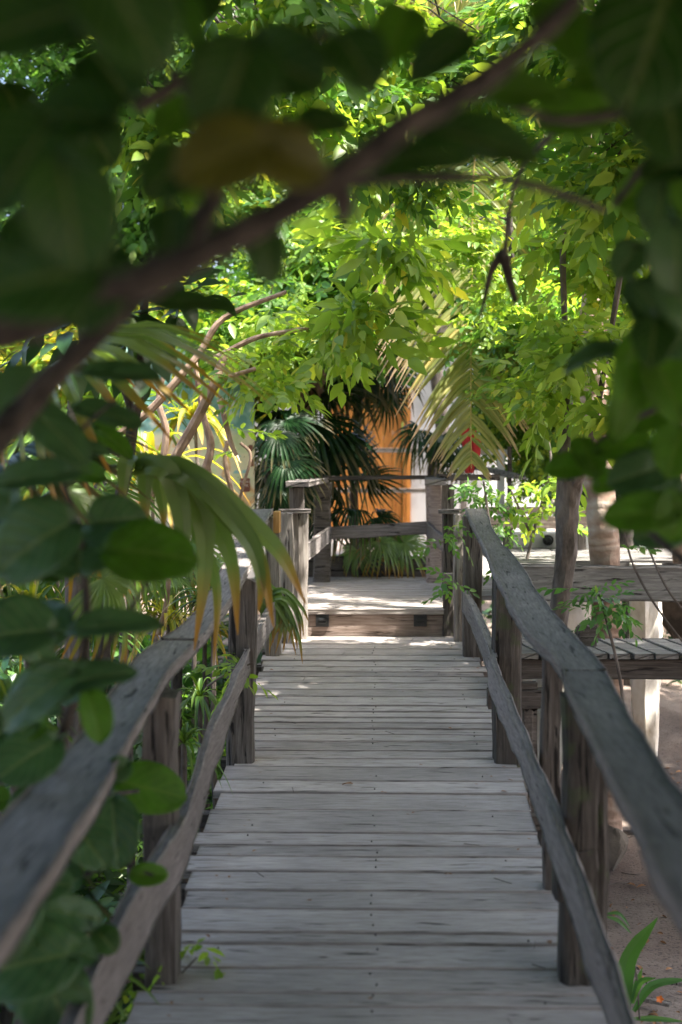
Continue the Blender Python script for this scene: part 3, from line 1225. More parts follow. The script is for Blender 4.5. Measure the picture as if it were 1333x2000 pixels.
def map_mat():
    m, n, N, Lk, b = mat('map_print')
    tc = N.new('ShaderNodeTexCoord')
    nz = N.new('ShaderNodeTexNoise')
    nz.inputs['Scale'].default_value = 4.5
    nz.inputs['Detail'].default_value = 3
    Lk.new(tc.outputs['Object'], nz.inputs['Vector'])
    r = ramp(N, [(.36, (.50, .55, .30)), (.46, (.66, .60, .38)), (.54, (.72, .60, .40)), (.60, (.66, .36, .16)), (.70, (.58, .55, .32))])
    Lk.new(nz.outputs['Fac'], r.inputs[0])
    sp = N.new('ShaderNodeSeparateXYZ')
    Lk.new(tc.outputs['Object'], sp.inputs[0])
    # the upper part of the picture is teal water
    z0 = zrow(845, DM) - WL[mp_.name][2]
    rr = ramp(N, [(0, 0), (1, 1)])
    mr = N.new('ShaderNodeMapRange')
    mr.inputs[1].default_value = z0 - .03
    mr.inputs[2].default_value = z0 + .03
    Lk.new(sp.outputs[2], mr.inputs[0])
    n2 = N.new('ShaderNodeTexNoise')
    n2.inputs['Scale'].default_value = 8
    Lk.new(tc.outputs['Object'], n2.inputs['Vector'])
    r2 = ramp(N, [(.4, (.12, .27, .24)), (.55, (.25, .42, .36)), (.66, (.60, .60, .50))])
    Lk.new(n2.outputs['Fac'], r2.inputs[0])
    mx = N.new('ShaderNodeMix')
    mx.data_type = 'RGBA'
    Lk.new(mr.outputs[0], mx.inputs[0])
    Lk.new(r.outputs[0], mx.inputs[6])
    Lk.new(r2.outputs[0], mx.inputs[7])
    Lk.new(mx.outputs[2], b.inputs['Base Color'])
    b.inputs['Roughness'].default_value = .5
    return m


mb = MB()
box(mb, mbx0, mbx1, DM, DM + .04, mbz0, mbz1)
mb.build('panel', map_mat(), mp_, smooth=False)
for px in (250, 470):
    mb = MB()
    xx = X_at(px, DM)
    post(mb, xx - .04, xx + .04, DM + .045, DM + .12, GZ, mbz1 - .05)
    mb.build('leg', M['dwood'], mp_)
M['tag'] = plain('brown_tag', (.17, .05, .03), (.22, .075, .045), 10, .6, .0)
M['ink'] = plain('cream_ink', (.62, .50, .42), (.70, .58, .50), 10, .6, .0)
M['trees'] = plain('printed_green', (.12, .20, .05), (.18, .26, .08), 10, .6, .0)
M['hut'] = plain('printed_teal', (.26, .45, .42), (.40, .55, .50), 10, .6, .0)


def rounded(mb, cx, cz, w_, h_, r_, y, t):
    pts = []
    for qx, qz, a0 in ((1, 1, 0), (-1, 1, 90), (-1, -1, 180), (1, -1, 270)):
        for k in range(5):
            a = R(a0 + k * 22.5)
            pts.append((cx + qx * (w_ / 2 - r_) + r_ * math.cos(a), cz + qz * (h_ / 2 - r_) + r_ * math.sin(a)))
    n_ = len(pts)
    mb.add([(x, y, z) for x, z in pts] + [(x, y + t, z) for x, z in pts], [tuple(range(n_))] + [(i, i + n_, (i + 1) % n_ + n_, (i + 1) % n_) for i in range(n_)])


for px, py, w_, h_ in ((479, 947, 20, 27), (490, 875, 9, 12), (492, 904, 8, 14)):
    mb = MB()
    c = P(px, py, DM)
    s = DM / FPX
    rounded(mb, c[0], c[2], w_ * s, h_ * s, 4 * s * min(1, w_ / 16), DM - .004, .004)
    tg = mb.build('area_tag', M['tag'], mp_, smooth=False)
    if w_ == 20:
        for txt, dy, size in (('AWAKE', 6, 5.6), ('SPA', -1.5, 7.2)):
            cu = bpy.data.curves.new('lettering', 'FONT')
            cu.body = txt
            cu.size = size * s * 1.15
            cu.align_x = 'CENTER'
            cu.align_y = 'CENTER'
            cu.extrude = .0008
            t_ = bpy.data.objects.new('lettering', cu)
            COL.objects.link(t_)
            bpy.context.view_layer.update()
            me = bpy.data.meshes.new_from_object(t_.evaluated_get(bpy.context.evaluated_depsgraph_get()))
            bpy.data.objects.remove(t_)
            me.transform(Matrix.Rotation(R(90), 4, 'X'))
            me.transform(Matrix.Translation(Vector((c[0], DM - .0062, c[2] + dy * s)) - Vector(WL[mp_.name])))
            me.materials.clear()
            me.materials.append(M['ink'])
            lo_ = bpy.data.objects.new('lettering', me)
            COL.objects.link(lo_)
            lo_.parent = tg
mb = MB()
for _ in range(46):
    px, py = rng.uniform(235, 492), rng.uniform(868, 1002)
    c = P(px, py, DM)
    r_ = DM / FPX * rng.uniform(1.2, 2.4)
    a = np.arange(7) / 7 * 2 * math.pi
    rr_ = r_ * np.where(np.arange(7) % 2, 1, .55)
    mb.add(np.stack([c[0] + rr_ * np.cos(a), np.full(7, DM - .002), c[2] + rr_ * np.sin(a)], 1), [tuple(range(7))])
mb.build('printed_tree_symbols', M['trees'], mp_, smooth=False)
mb = MB()
for px, py in ((462, 925), (478, 924), (447, 932), (430, 936), (465, 893), (300, 960), (325, 985), (280, 930), (350, 920)):
    c = P(px, py, DM)
    s = DM / FPX
    a = np.linspace(0, math.pi, 9)
    mb.add(np.stack([c[0] + 6 * s * np.cos(a), np.full(9, DM - .003), c[2] + 6.5 * s * np.sin(a)], 1), [tuple(range(9))])
mb.build('printed_hut_symbols', M['hut'], mp_, smooth=False)

# ------------------------------------------------------------------ stones under the upper deck
def rockmesh(name, c, r, m_, label, cat, seed, flat=0, group=None, sub=4):
    r_ = np.random.default_rng(seed)
    import bmesh
    bm = bmesh.new()
    bmesh.ops.create_icosphere(bm, subdivisions=sub, radius=1)
    dirs = r_.standard_normal((26, 3))
    dirs /= np.linalg.norm(dirs, axis=1)[:, None]
    hts = r_.uniform(.62, 1.0, 26)
    for v in bm.verts:
        p = np.array(v.co)
        k = np.min(hts / np.maximum(.25, dirs @ p))
        k = min(k, 1.15)
        p = p * k
        p = p + .02 * np.sin(p[::-1] * 9 + seed)
        v.co = p * r
    me = bpy.data.meshes.new(name)
    bm.to_mesh(me)
    bm.free()
    me.materials.append(m_)
    for q in me.polygons:
        q.use_smooth = False
    o = bpy.data.objects.new(name, me)
    o.location = tuple(c)
    COL.objects.link(o)
    WL[o.name] = np.asarray(c)
    return tag(o, label, cat, group)


# pale fluted column of limestone
mb = MB()
d = 9.7
for_px = [(1228, 1288, 1150), (1228, 1290, 1220), (1232, 1290, 1300), (1232, 1286, 1360), (1238, 1286, 1420), (1240, 1282, 1500)]
n_ = 22
zs = [zrow(r_[2], d) for r_ in for_px]
ztop_, zbot_ = zrow(1100, d), GZ - .1
prof = np.array(for_px, float)
vs = []
zz = np.linspace(zbot_, ztop_, 40)
base = 1 + rng.standard_normal(n_) * .09
for z in zz:
    row = YH + (CAM[2] - z) / d * FPX
    l_, r_ = np.interp(row, prof[:, 2], prof[:, 0]), np.interp(row, prof[:, 2], prof[:, 1])
    cx, hx = X_at((l_ + r_) / 2, d), (r_ - l_) / 2 / FPX * d
    a = np.arange(n_) / n_ * 2 * math.pi
    rr = base * (1 + rng.standard_normal(n_) * .02)
    vs.append(np.stack([cx + np.cos(a) * rr * hx, d + np.sin(a) * rr * hx, np.full(n_, z)], 1))
v = np.concatenate(vs)
i = np.arange(39)[:, None] * n_
j = np.arange(n_)[None, :]
mb.add(v, np.stack([i + j, i + (j + 1) % n_, i + n_ + (j + 1) % n_, i + n_ + j], -1).reshape(-1, 4))
mb.add(vs[-1], [tuple(range(n_))])
o = mb.build('stone_column', M['stoneL'], loc=(X_at(1260, d), d, GZ))
tag(o, 'tall pale fluted limestone column lit by sun, carrying the beam right of the palm trunk', 'stone column')

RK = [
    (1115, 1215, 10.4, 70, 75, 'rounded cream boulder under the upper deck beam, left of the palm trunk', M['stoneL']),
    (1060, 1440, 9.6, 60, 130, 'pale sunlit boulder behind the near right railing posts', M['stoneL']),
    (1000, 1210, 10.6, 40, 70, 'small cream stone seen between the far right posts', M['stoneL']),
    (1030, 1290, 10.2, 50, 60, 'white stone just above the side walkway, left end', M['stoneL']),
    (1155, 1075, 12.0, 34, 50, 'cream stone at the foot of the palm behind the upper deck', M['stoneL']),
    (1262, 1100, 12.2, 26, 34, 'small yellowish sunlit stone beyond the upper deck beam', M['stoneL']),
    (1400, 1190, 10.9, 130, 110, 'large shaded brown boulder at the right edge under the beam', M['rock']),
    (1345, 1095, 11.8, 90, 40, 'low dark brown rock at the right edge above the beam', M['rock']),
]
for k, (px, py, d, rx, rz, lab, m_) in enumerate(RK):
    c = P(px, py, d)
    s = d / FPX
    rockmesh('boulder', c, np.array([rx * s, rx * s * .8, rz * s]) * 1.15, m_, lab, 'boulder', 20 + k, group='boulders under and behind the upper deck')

# ------------------------------------------------------------------ foliage tools
SPR = [sprig(8, [.125, .10, .14, .09, .115][s], [.056, .05, .055, .042, .05][s], [.32, .28, .36, .26, .3][s], 1, s) for s in range(5)]
SPR_S = [sprig(9, .085, .040, .26, 1, 10 + s) for s in range(5)]
SPR_L = [sprig(6, .20, .085, .42, 1, 20 + s, droop=.4) for s in range(5)]
SPR_P = [sprig(11, .11, .034, .36, .9, 30 + s, droop=.5) for s in range(5)]
ROUND = [leaf_tpl(.17, .185, 6, 7, 'round', .10 + .05 * s, .12 + .06 * s, .012, s) for s in range(4)]


def scatter(mb, tpls, pts, mi=0, **kw):
    k = rng.integers(0, len(tpls), len(pts))
    for t_ in range(len(tpls)):
        p_ = pts[k == t_]
        if len(p_):
            mb.inst(tpls[t_], rand_mats(len(p_), **kw), p_, mi)


def px_blob(px, py, d, rx, ry, rd, n, **kw):
    s = d / FPX
    return blob_pts(P(px, py, d), (rx * s, rd, ry * s), n, **kw)


def limb(mb, a, b, r0, r1, sag=.1, k=7, bend=.06, n=7):
    a, b = np.asarray(a, float), np.asarray(b, float)
    L = np.linalg.norm(b - a)
    t = np.linspace(0, 1, k)[:, None]
    p = a + (b - a) * t + np.array([0, 0, 1]) * (sag * L * np.sin(math.pi * t))
    p[1:-1] += rng.standard_normal((k - 2, 3)) * bend * L / 3
    tube(mb, p, np.linspace(r0, r1, k), n, 0, .08)
    return p


def tree(name, label, base, fork, blobs, tpls, lm, bm='bark', r0=.09, cat='tree', group=None, kw=None, twigs=True, lmat2=None):
    base = np.asarray(base, float)
    fork = np.asarray(fork, float)
    t_ = thing(name, label, cat, base, group)
    mb = MB()
    trunk = limb(mb, base - [0, 0, .15], fork, r0, r0 * .62, 0, 9, .05, 10)
    mb.build('trunk', M[bm], t_)
    mb = MB()
    cr = MB()
    for pts in blobs:
        c = pts.mean(0)
        p = limb(mb, fork - [0, 0, .03], c, r0 * .5, r0 * .14, .05, 8)
        if twigs:
            for q in pts[rng.integers(0, len(pts), min(26, len(pts) // 8 + 2))]:
                st = p[rng.integers(3, len(p))]
                limb(mb, st, q, r0 * .13, .004, .04, 5, .08, 5)
        if lmat2 is None:
            scatter(cr, tpls, pts, 0, **(kw or {}))
        else:
            h = rng.random(len(pts)) < .5
            scatter(cr, tpls, pts[h], 0, **(kw or {}))
            scatter(cr, tpls, pts[~h], 1, **(kw or {}))
    mb.build('branches', M[bm], t_)
    cr.build('crown', [M[lm]] + ([M[lmat2]] if lmat2 else []), t_)
    return t_


GT = 'leafy trees arching over the boardwalk'
tree('leafy_tree', 'bright yellow-green leafy tree hanging over the middle, left of the coconut frond', (-.9, 13.6, GZ + .2), (-.6, 13.2, 2.2),
     [px_blob(620, 560, 12.6, 150, 110, .7, 1008), px_blob(500, 640, 12.0, 110, 70, .6, 552), px_blob(730, 450, 12.8, 150, 110, .8, 1008), px_blob(690, 640, 12.2, 80, 60, .5, 312)],
     SPR, 'lfBright', 'barkT', .08, group=GT, lmat2='lfMid')
tree('leafy_tree', 'tall bright tree at top centre whose crown runs off the picture', (.9, 17, GZ + .5), (.7, 16.8, 3.4),
     [px_blob(560, 330, 15.5, 220, 150, 1.2, 1248), px_blob(800, 250, 15.5, 220, 200, 1.2, 1440), px_blob(620, 60, 16, 260, 170, 1.4, 1440), px_blob(900, 40, 16, 260, 150, 1.4, 1200)],
     SPR, 'lfBright', 'bark', .12, group=GT, lmat2='lfMid')
tree('leafy_tree', 'fresh green tree filling the right above the thin forked trunk', (3.1, 12.4, GZ + .2), (2.5, 12.2, 2.6),
     [px_blob(1130, 500, 11.6, 190, 170, .8, 1488), px_blob(1050, 660, 11.0, 130, 110, .7, 1104), px_blob(1210, 620, 11.4, 130, 170, .8, 1248), px_blob(980, 430, 12, 120, 90, .6, 624)],
     SPR_S, 'lfMid', 'bark', .08, group=GT, lmat2='lfBright')
tree('leafy_tree', 'yellow-green tree at upper right with a diagonal brown limb', (4.2, 15, GZ + .4), (3.2, 14.6, 3.4),
     [px_blob(1150, 300, 13.5, 160, 120, 1, 1248), px_blob(1060, 390, 13, 150, 70, .8, 792), px_blob(1260, 380, 13.5, 120, 120, 1, 912), px_blob(1150, 110, 14, 200, 140, 1.2, 1248)],
     SPR, 'lfBright', 'bark', .10, group=GT, lmat2='lfMid')
tree('leafy_tree', 'small light green tree at right behind the white guard frame', (2.2, 15.8, GZ + .4), (2.0, 15.6, 1.3),
     [px_blob(1010, 790, 14.5, 90, 80, .6, 792), px_blob(1060, 860, 14, 80, 80, .6, 576), px_blob(1120, 780, 14, 110, 90, .7, 792)],
     SPR_S, 'lfBright', 'bark', .06, group=GT, lmat2='lfMid')
tree('leafy_tree', 'yellow-leaved tree in sun behind the bare stems on the left', (-3.4, 14.5, GZ + .2), (-3.0, 14.4, 1.6),
     [px_blob(330, 700, 13.6, 160, 120, .8, 1008), px_blob(150, 700, 13.6, 190, 130, .9, 864), px_blob(430, 640, 13, 100, 70, .6, 480)],
     SPR_L, 'lfYel', 'barkT', .08, group=GT, lmat2='lfBright')
tree('leafy_tree', 'green tree at far upper left glimpsed through the dark leaves', (-3.6, 18, GZ + .5), (-3.2, 17.6, 3.2),
     [px_blob(150, 420, 17, 300, 200, 1.3, 1248), px_blob(380, 260, 17, 240, 200, 1.3, 1248), px_blob(350, 60, 17, 260, 160, 1.3, 1008), px_blob(60, 120, 17, 220, 220, 1.3, 840)],
     SPR_L, 'lfMid', 'bark', .11, group=GT)
tree('leafy_tree', 'soft green leafy boughs hanging nearer across the top of the view', (-3.0, 7.2, GZ), (-2.2, 7.0, 5.0),
     [px_blob(520, 40, 6.5, 130, 60, .5, 90), px_blob(700, 190, 7.5, 90, 110, .5, 135), px_blob(330, 190, 6.2, 100, 120, .5, 105), px_blob(880, 60, 8.0, 170, 110, .6, 195), px_blob(560, 240, 7.0, 90, 120, .5, 75), px_blob(780, 350, 8.6, 90, 70, .4, 90)],
     SPR, 'lfMid', 'barkD', .06, group=GT, lmat2='lfBright')
tree('leafy_tree', 'soft green leafy boughs hanging nearer at the upper right', (3.4, 7.6, GZ), (2.7, 7.4, 4.8),
     [px_blob(1130, 120, 7.0, 150, 110, .5, 180), px_blob(1080, 320, 8.0, 110, 70, .4, 105), px_blob(1230, 330, 7, 100, 110, .4, 105), px_blob(1000, 60, 8, 120, 80, .4, 90)],
     SPR, 'lfMid', 'barkD', .06, group=GT, lmat2='lfBright')
tree('leafy_tree', 'lime green leafy tree filling the gap right of the coconut frond', (2.6, 14.2, GZ + .3), (2.3, 14.0, 2.3),
     [px_blob(1030, 560, 13.0, 150, 150, .8, 620), px_blob(1180, 720, 12.6, 160, 120, .8, 560), px_blob(1290, 560, 12.6, 120, 160, .8, 420)],
     SPR, 'lfBright', 'bark', .09, group=GT, lmat2='lfMid')
# the deeper wood, each tree its own
BK = [(-9, 27, 5.5, 'dark green wood tree far left behind the others'), (-4.5, 29, 6.5, 'broad tree behind the white building, left of the door'),
      (1.0, 30, 7.0, 'tall tree behind the white building roof'), (5.2, 26, 6.0, 'dense tree behind the upper deck at right'),
      (9.0, 27, 6.0, 'dark tree beyond the right edge of the wood'), (4.6, 19, 4.0, 'bushy tree close behind the right hand stones'), (-6.2, 20, 4.2, 'bushy tree low behind the left undergrowth')]
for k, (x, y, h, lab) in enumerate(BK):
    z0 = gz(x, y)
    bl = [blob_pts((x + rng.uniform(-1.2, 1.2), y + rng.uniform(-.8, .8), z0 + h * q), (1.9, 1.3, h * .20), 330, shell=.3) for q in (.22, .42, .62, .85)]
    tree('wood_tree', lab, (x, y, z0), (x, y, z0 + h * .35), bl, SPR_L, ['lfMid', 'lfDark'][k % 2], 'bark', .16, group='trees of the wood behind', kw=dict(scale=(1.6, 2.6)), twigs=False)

# thin forked tree, right, in front of the decks
tf = thing('forked_tree', 'thin grey forked tree trunk growing between the right handrail and the upper deck', 'tree', P(1090, 1560, 8.0))
mb = MB()


def pxpath(pts, k=5):
    q = smooth_path([(*P(a, b, d), r_ * d / FPX) for a, b, d, r_ in pts], k)
    return q[:, :3], q[:, 3]


p_, r_ = pxpath([(1062, 1700, 8.3, 19), (1076, 1420, 8.3, 18), (1086, 1280, 8.25, 19), (1094, 1180, 8.2, 19), (1107, 1080, 8.2, 21), (1108, 1010, 8.2, 22), (1113, 940, 8.2, 25)])
tube(mb, p_, r_, 12, 0, .05)
p_, r_ = pxpath([(1112, 960, 8.2, 20), (1100, 900, 8.2, 12), (1112, 800, 8.25, 8), (1104, 640, 8.4, 6), (1100, 480, 8.6, 6), (1112, 330, 8.8, 4)])
tube(mb, p_, r_, 10, 0, .06)
p_, r_ = pxpath([(1116, 965, 8.2, 18), (1136, 910, 8.1, 11), (1160, 830, 8.0, 7), (1185, 700, 8.0, 5), (1215, 520, 8.0, 6), (1240, 380, 8.0, 4)])
tube(mb, p_, r_, 10, 0, .06)
mb.build('trunk', M['bark'], tf)
cr = MB()
scatter(cr, SPR, px_blob(1120, 740, 8.0, 90, 110, .4, 130), 0)
scatter(cr, SPR, px_blob(1050, 730, 8.6, 80, 50, .4, 34), 0)
scatter(cr, SPR, px_blob(1150, 400, 8.8, 160, 120, .5, 110), 0)
scatter(cr, SPR, px_blob(1170, 500, 8.7, 60, 140, .2, 90), 0)
scatter(cr, SPR_S, px_blob(885, 440, 10.2, 110, 50, .3, 90), 0)
scatter(cr, SPR_S, px_blob(960, 560, 10.0, 60, 60, .3, 50), 0)
cr.build('crown', [M['lfBright']], tf)

# the diagonal brown limb at upper right and the grey upright stem near the frond
bt = thing('bare_limb_tree', 'bare brown limbs crossing the bright leaves at upper right', 'tree', P(1330, 1100, 9.5))
mb = MB()
for pts in ([(1250, 470, 9.4, 9), (1215, 420, 9.4, 11), (1180, 370, 9.4, 9), (1150, 320, 9.4, 7), (1130, 280, 9.4, 4)],
            [(1330, 1100, 9.5, 16), (1320, 800, 9.5, 14), (1290, 560, 9.5, 12), (1250, 470, 9.4, 10)],
            [(1215, 415, 9.4, 6), (1235, 380, 9.4, 5), (1245, 350, 9.4, 4)]):
    p_, r_ = pxpath(pts)
    tube(mb, p_, r_, 9, 0, .08)
mb.build('trunk', M['barkT'], bt)
mb = MB()
for pts in ([(995, 415, 10.5, 6), (1000, 500, 10.5, 6), (1003, 600, 10.5, 4)], [(995, 430, 10.5, 3), (960, 420, 10.5, 2), (930, 432, 10.5, 2)]):
    p_, r_ = pxpath(pts)
    tube(mb, p_, r_, 8, 0, .1)
mb.build('branches', M['barkD'], bt)

# ------------------------------------------------------------------ coconut palm with the hanging frond
cp = thing('coconut_palm', 'coconut palm with a ringed pinkish trunk and a long frond hanging over the platform', 'palm', (X_at(1180, 9.45), 9.45, GZ))
mb = MB()
pth = [(*P(1180, 1640, 9.45), .125), (*P(1187, 1400, 9.45), .105), (*P(1182, 1100, 9.45), .102), (*P(1168, 900, 9.45), .10), (*P(1160, 700, 9.5), .095), (*P(1165, 400, 9.6), .09), (*P(1150, 0, 9.8), .085), (*P(1120, -200, 10), .09)]
q = smooth_path(pth, 10)
rr = q[:, 3] * (1 + .035 * np.sin(np.arange(len(q)) * 2.1))
tube(mb, q[:, :3], rr, 18, 0, .03)
mb.build('trunk', M['palmtrunk'], cp)
CROWN = P(1110, -230, 10.05)


def frond(path, nl, Lmax, wid=.03, lean=(0, -.2, 0), droop=.9, mat_='lfCoco', rr0=.014, spread=.9, flat=None):
    fr = MB()
    p = smooth_path(path, 8)
    p, t = frames(p)
    tube(fr, p, np.linspace(rr0, .003, len(p)), 6, 1, .03)
    s_ = np.linspace(.16, .985, nl)
    for q_ in s_:
        k = q_ * (len(p) - 1)
        i0 = int(k)
        c = p[i0] + (p[min(i0 + 1, len(p) - 1)] - p[i0]) * (k - i0)
        tt = t[i0]
        ref = np.array([0, 1, .0]) if flat is None else np.asarray(flat, float)
        sd = nrm(np.cross(tt, ref))
        L = Lmax * (math.sin(math.pi * min(1, (q_ * .84 + .12))) ** .6) * rng.uniform(.85, 1.1) * (1 - .5 * max(0, q_ - .6) / .4)
        for s in (-1, 1):
            if rng.random() < (.03 if q_ < .84 else .45 if s > 0 else .2):
                continue
            dr = nrm(sd * s * spread + tt * rng.uniform(.55, .8) + rng.standard_normal(3) * .05)
            n_ = 6
            u = np.linspace(0, 1, n_)[:, None]
            pts = c + dr * L * u + np.array([0, 0, -1]) * droop * L * (u ** 2) * .35 + np.asarray(lean) * L * u * rng.uniform(.4, 1)
            strip(fr, pts, wid * np.array([.5, 1, 1, .85, .55, .08]), ref + rng.standard_normal(3) * .25, .4, 0)
    return fr


hang = [CROWN, P(1010, -60, 10.6), P(950, 140, 11.0), P(926, 330, 11.1), P(922, 560, 11.05), P(920, 760, 11.0), P(921, 915, 11.0)]
fr = frond(hang, 112, .95, .034, (0, -.12, 0), 1.15)
fr.build('frond', [M['lfCoco'], M['rachis']], cp)
for path, nl, L in (
        ([CROWN, P(930, -120, 10.5), P(820, -20, 11), P(740, 130, 11.5), P(700, 300, 11.6)], 60, .75),
        ([CROWN, P(1200, -300, 10.8), P(1330, -200, 11.4), P(1420, 0, 11.8)], 50, .7),
        ([CROWN, P(1000, -260, 9.2), P(850, -190, 8.6), P(700, -60, 8.2)], 50, .7),
        ([CROWN, P(1200, -330, 9.0), P(1330, -260, 8.2), P(1480, -100, 7.8)], 50, .7),
        ([CROWN, P(1090, -420, 9.2), P(1080, -460, 8.0), P(1050, -440, 6.8)], 50, .7)):
    fr = frond(path, nl, L, .03)
    fr.build('frond', [M['lfCoco'], M['rachis']], cp)


# ------------------------------------------------------------------ fan palms
def fan_tpl(nseg=26, arc=270, L=.55, wid=.045, cut=.38, droop=.35, seed=0):
    """one fan blade: spreads in its own XY plane from the origin, +Y outward"""
    r_ = np.random.default_rng(seed)
    V, F, U, n = [], [], [], 0
    for k in range(nseg):
        a = R(-arc / 2 + arc * k / (nseg - 1)) + r_.uniform(-.03, .03)
        l = L * (.72 + .28 * math.cos(a * .6)) * r_.uniform(.9, 1.06)
        dr = np.array([math.sin(a), math.cos(a), 0])
        sd = np.array([math.cos(a), -math.sin(a), 0])
        u = np.array([0, .2, cut, .6, .8, .93, 1.0])
        halfstep = R(arc / (nseg - 1)) / 2
        w_ = np.minimum(np.tan(halfstep) * u * l * 1.02, wid / 2)
        w_ = w_ * np.interp(u, [0, cut, .8, 1], [1, 1, .6, .06]) + .0012
        dd = droop * r_.uniform(.6, 1.5)
        z = -dd * l * np.maximum(0, u - cut * .7) ** 2 * 1.6 + .10 * l * np.sin(u * 2) * .3
        bend = 1 - .18 * dd * np.maximum(0, u - .5) ** 2
        c = dr[None] * (u * l * bend)[:, None] + np.array([0, 0, 1])[None] * z[:, None]
        c += sd[None] * (r_.uniform(-.05, .05) * l * np.maximum(0, u - cut) ** 2)[:, None]
        fold = .55
        A = c - sd * w_[:, None] + np.array([0, 0, 1]) * (w_ * fold)[:, None]
        C = c + sd * w_[:, None] + np.array([0, 0, 1]) * (w_ * fold)[:, None]
        v = np.stack([A, c, C], 1).reshape(-1, 3)
        m_ = len(u)
        i = np.arange(m_ - 1)[:, None] * 3
        F.append(np.concatenate([i + np.array([0, 1, 4, 3]), i + np.array([1, 2, 5, 4])]).reshape(-1, 4) + n)
        V.append(v)
        U.append(np.stack([np.tile([0, .5, 1], m_), np.repeat(u, 3)], 1))
        n += len(v)
    return np.concatenate(V), np.concatenate(F), np.concatenate(U)


FANS = [fan_tpl(30, 290, .55, .042, .40, .35, 1), fan_tpl(26, 260, .55, .05, .34, .7, 2), fan_tpl(28, 230, .55, .044, .36, 1.1, 3)]


def fan_leaf(parent, start, hub, out, nor, scale, kind=0, m_='lfFan', pr=.009, sag=.06):
    """one fan leaf with its petiole: hub = where the blade springs, out = blade direction, nor = its upper side"""
    out = nrm(out)
    nor = nrm(np.asarray(nor, float) - out * np.dot(nor, out))
    sd = np.cross(out, nor)
    Mx = np.stack([sd, out, nor], 1) * scale / .55
    mb = MB()
    mb.inst(FANS[kind], Mx[None], np.asarray(hub)[None], 0)
    if start is not None:
        a, b = np.asarray(start, float), np.asarray(hub, float)
        u = np.linspace(0, 1, 8)[:, None]
        L = np.linalg.norm(b - a)
        p = a + (b - a) * u + np.array([0, 0, 1]) * sag * L * np.sin(math.pi * u)
        tube(mb, p, np.linspace(pr, pr * .55, 8), 6, 1, .02)
    mb.build('fan_leaf', [M[m_], M['petiole']], parent)


def fan_palm(label, base, top, leaves, m_='lfFan', r0=.045, group='fan palms behind the platform', bark='barkD'):
    t_ = thing('fan_palm', label, 'palm', base, group)
    mb = MB()
    limb(mb, np.asarray(base) - [0, 0, .1], top, r0, r0 * .8, 0, 8, .03, 9)
    mb.build('trunk', M[bark], t_)
    for hub, out, nor, sc, kind in leaves:
        fan_leaf(t_, top, hub, out, nor, sc, kind, m_)
    return t_


def auto_fans(top, specs):
    """specs: (px, py, depth, size m, kind) of each blade's centre; the blade hangs away from the palm's head"""
    out = []
    for px, py, d, sc, kind in specs:
        hub = P(px, py, d)
        dr = hub - np.asarray(top)
        o_ = nrm(np.array([dr[0], dr[1] * .5 - .15, dr[2] * .6 - .25]))
        out.append((hub, o_, np.array([rng.uniform(-.3, .3), -.55, .75]), sc, kind))
    return out


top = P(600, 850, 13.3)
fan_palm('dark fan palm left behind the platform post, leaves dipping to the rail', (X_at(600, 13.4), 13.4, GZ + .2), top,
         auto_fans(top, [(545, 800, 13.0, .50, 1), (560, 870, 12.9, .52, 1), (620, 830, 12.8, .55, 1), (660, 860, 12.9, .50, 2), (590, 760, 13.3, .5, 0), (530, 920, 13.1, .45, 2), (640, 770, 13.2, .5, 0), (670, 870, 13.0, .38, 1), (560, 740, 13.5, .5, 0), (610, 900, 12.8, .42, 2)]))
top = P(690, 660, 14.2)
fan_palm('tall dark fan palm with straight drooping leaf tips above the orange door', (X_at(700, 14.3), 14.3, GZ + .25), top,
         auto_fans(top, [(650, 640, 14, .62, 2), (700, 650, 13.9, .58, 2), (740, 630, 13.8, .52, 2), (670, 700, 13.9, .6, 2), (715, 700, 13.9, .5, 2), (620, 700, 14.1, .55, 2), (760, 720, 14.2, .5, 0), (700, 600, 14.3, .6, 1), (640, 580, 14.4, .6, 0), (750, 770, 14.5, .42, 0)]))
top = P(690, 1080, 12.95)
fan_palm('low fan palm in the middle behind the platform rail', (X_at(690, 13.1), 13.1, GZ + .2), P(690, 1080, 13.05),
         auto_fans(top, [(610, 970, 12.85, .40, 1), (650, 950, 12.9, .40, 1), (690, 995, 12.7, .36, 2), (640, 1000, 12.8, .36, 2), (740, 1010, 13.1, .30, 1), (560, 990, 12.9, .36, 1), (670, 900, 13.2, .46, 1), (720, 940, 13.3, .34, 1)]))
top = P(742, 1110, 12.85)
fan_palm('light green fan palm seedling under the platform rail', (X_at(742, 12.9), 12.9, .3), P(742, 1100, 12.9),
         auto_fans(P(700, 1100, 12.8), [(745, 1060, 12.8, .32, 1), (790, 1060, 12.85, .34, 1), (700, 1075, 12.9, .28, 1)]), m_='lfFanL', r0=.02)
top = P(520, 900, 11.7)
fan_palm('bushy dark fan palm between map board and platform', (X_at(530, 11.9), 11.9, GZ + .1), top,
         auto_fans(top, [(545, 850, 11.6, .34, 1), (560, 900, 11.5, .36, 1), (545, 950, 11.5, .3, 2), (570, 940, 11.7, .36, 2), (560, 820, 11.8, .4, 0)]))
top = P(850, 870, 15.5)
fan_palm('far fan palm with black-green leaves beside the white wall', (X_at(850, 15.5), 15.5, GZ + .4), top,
         auto_fans(top, [(865, 850, 15.3, .42, 2), (820, 840, 15.6, .4, 2), (890, 890, 15.4, .34, 1)]))

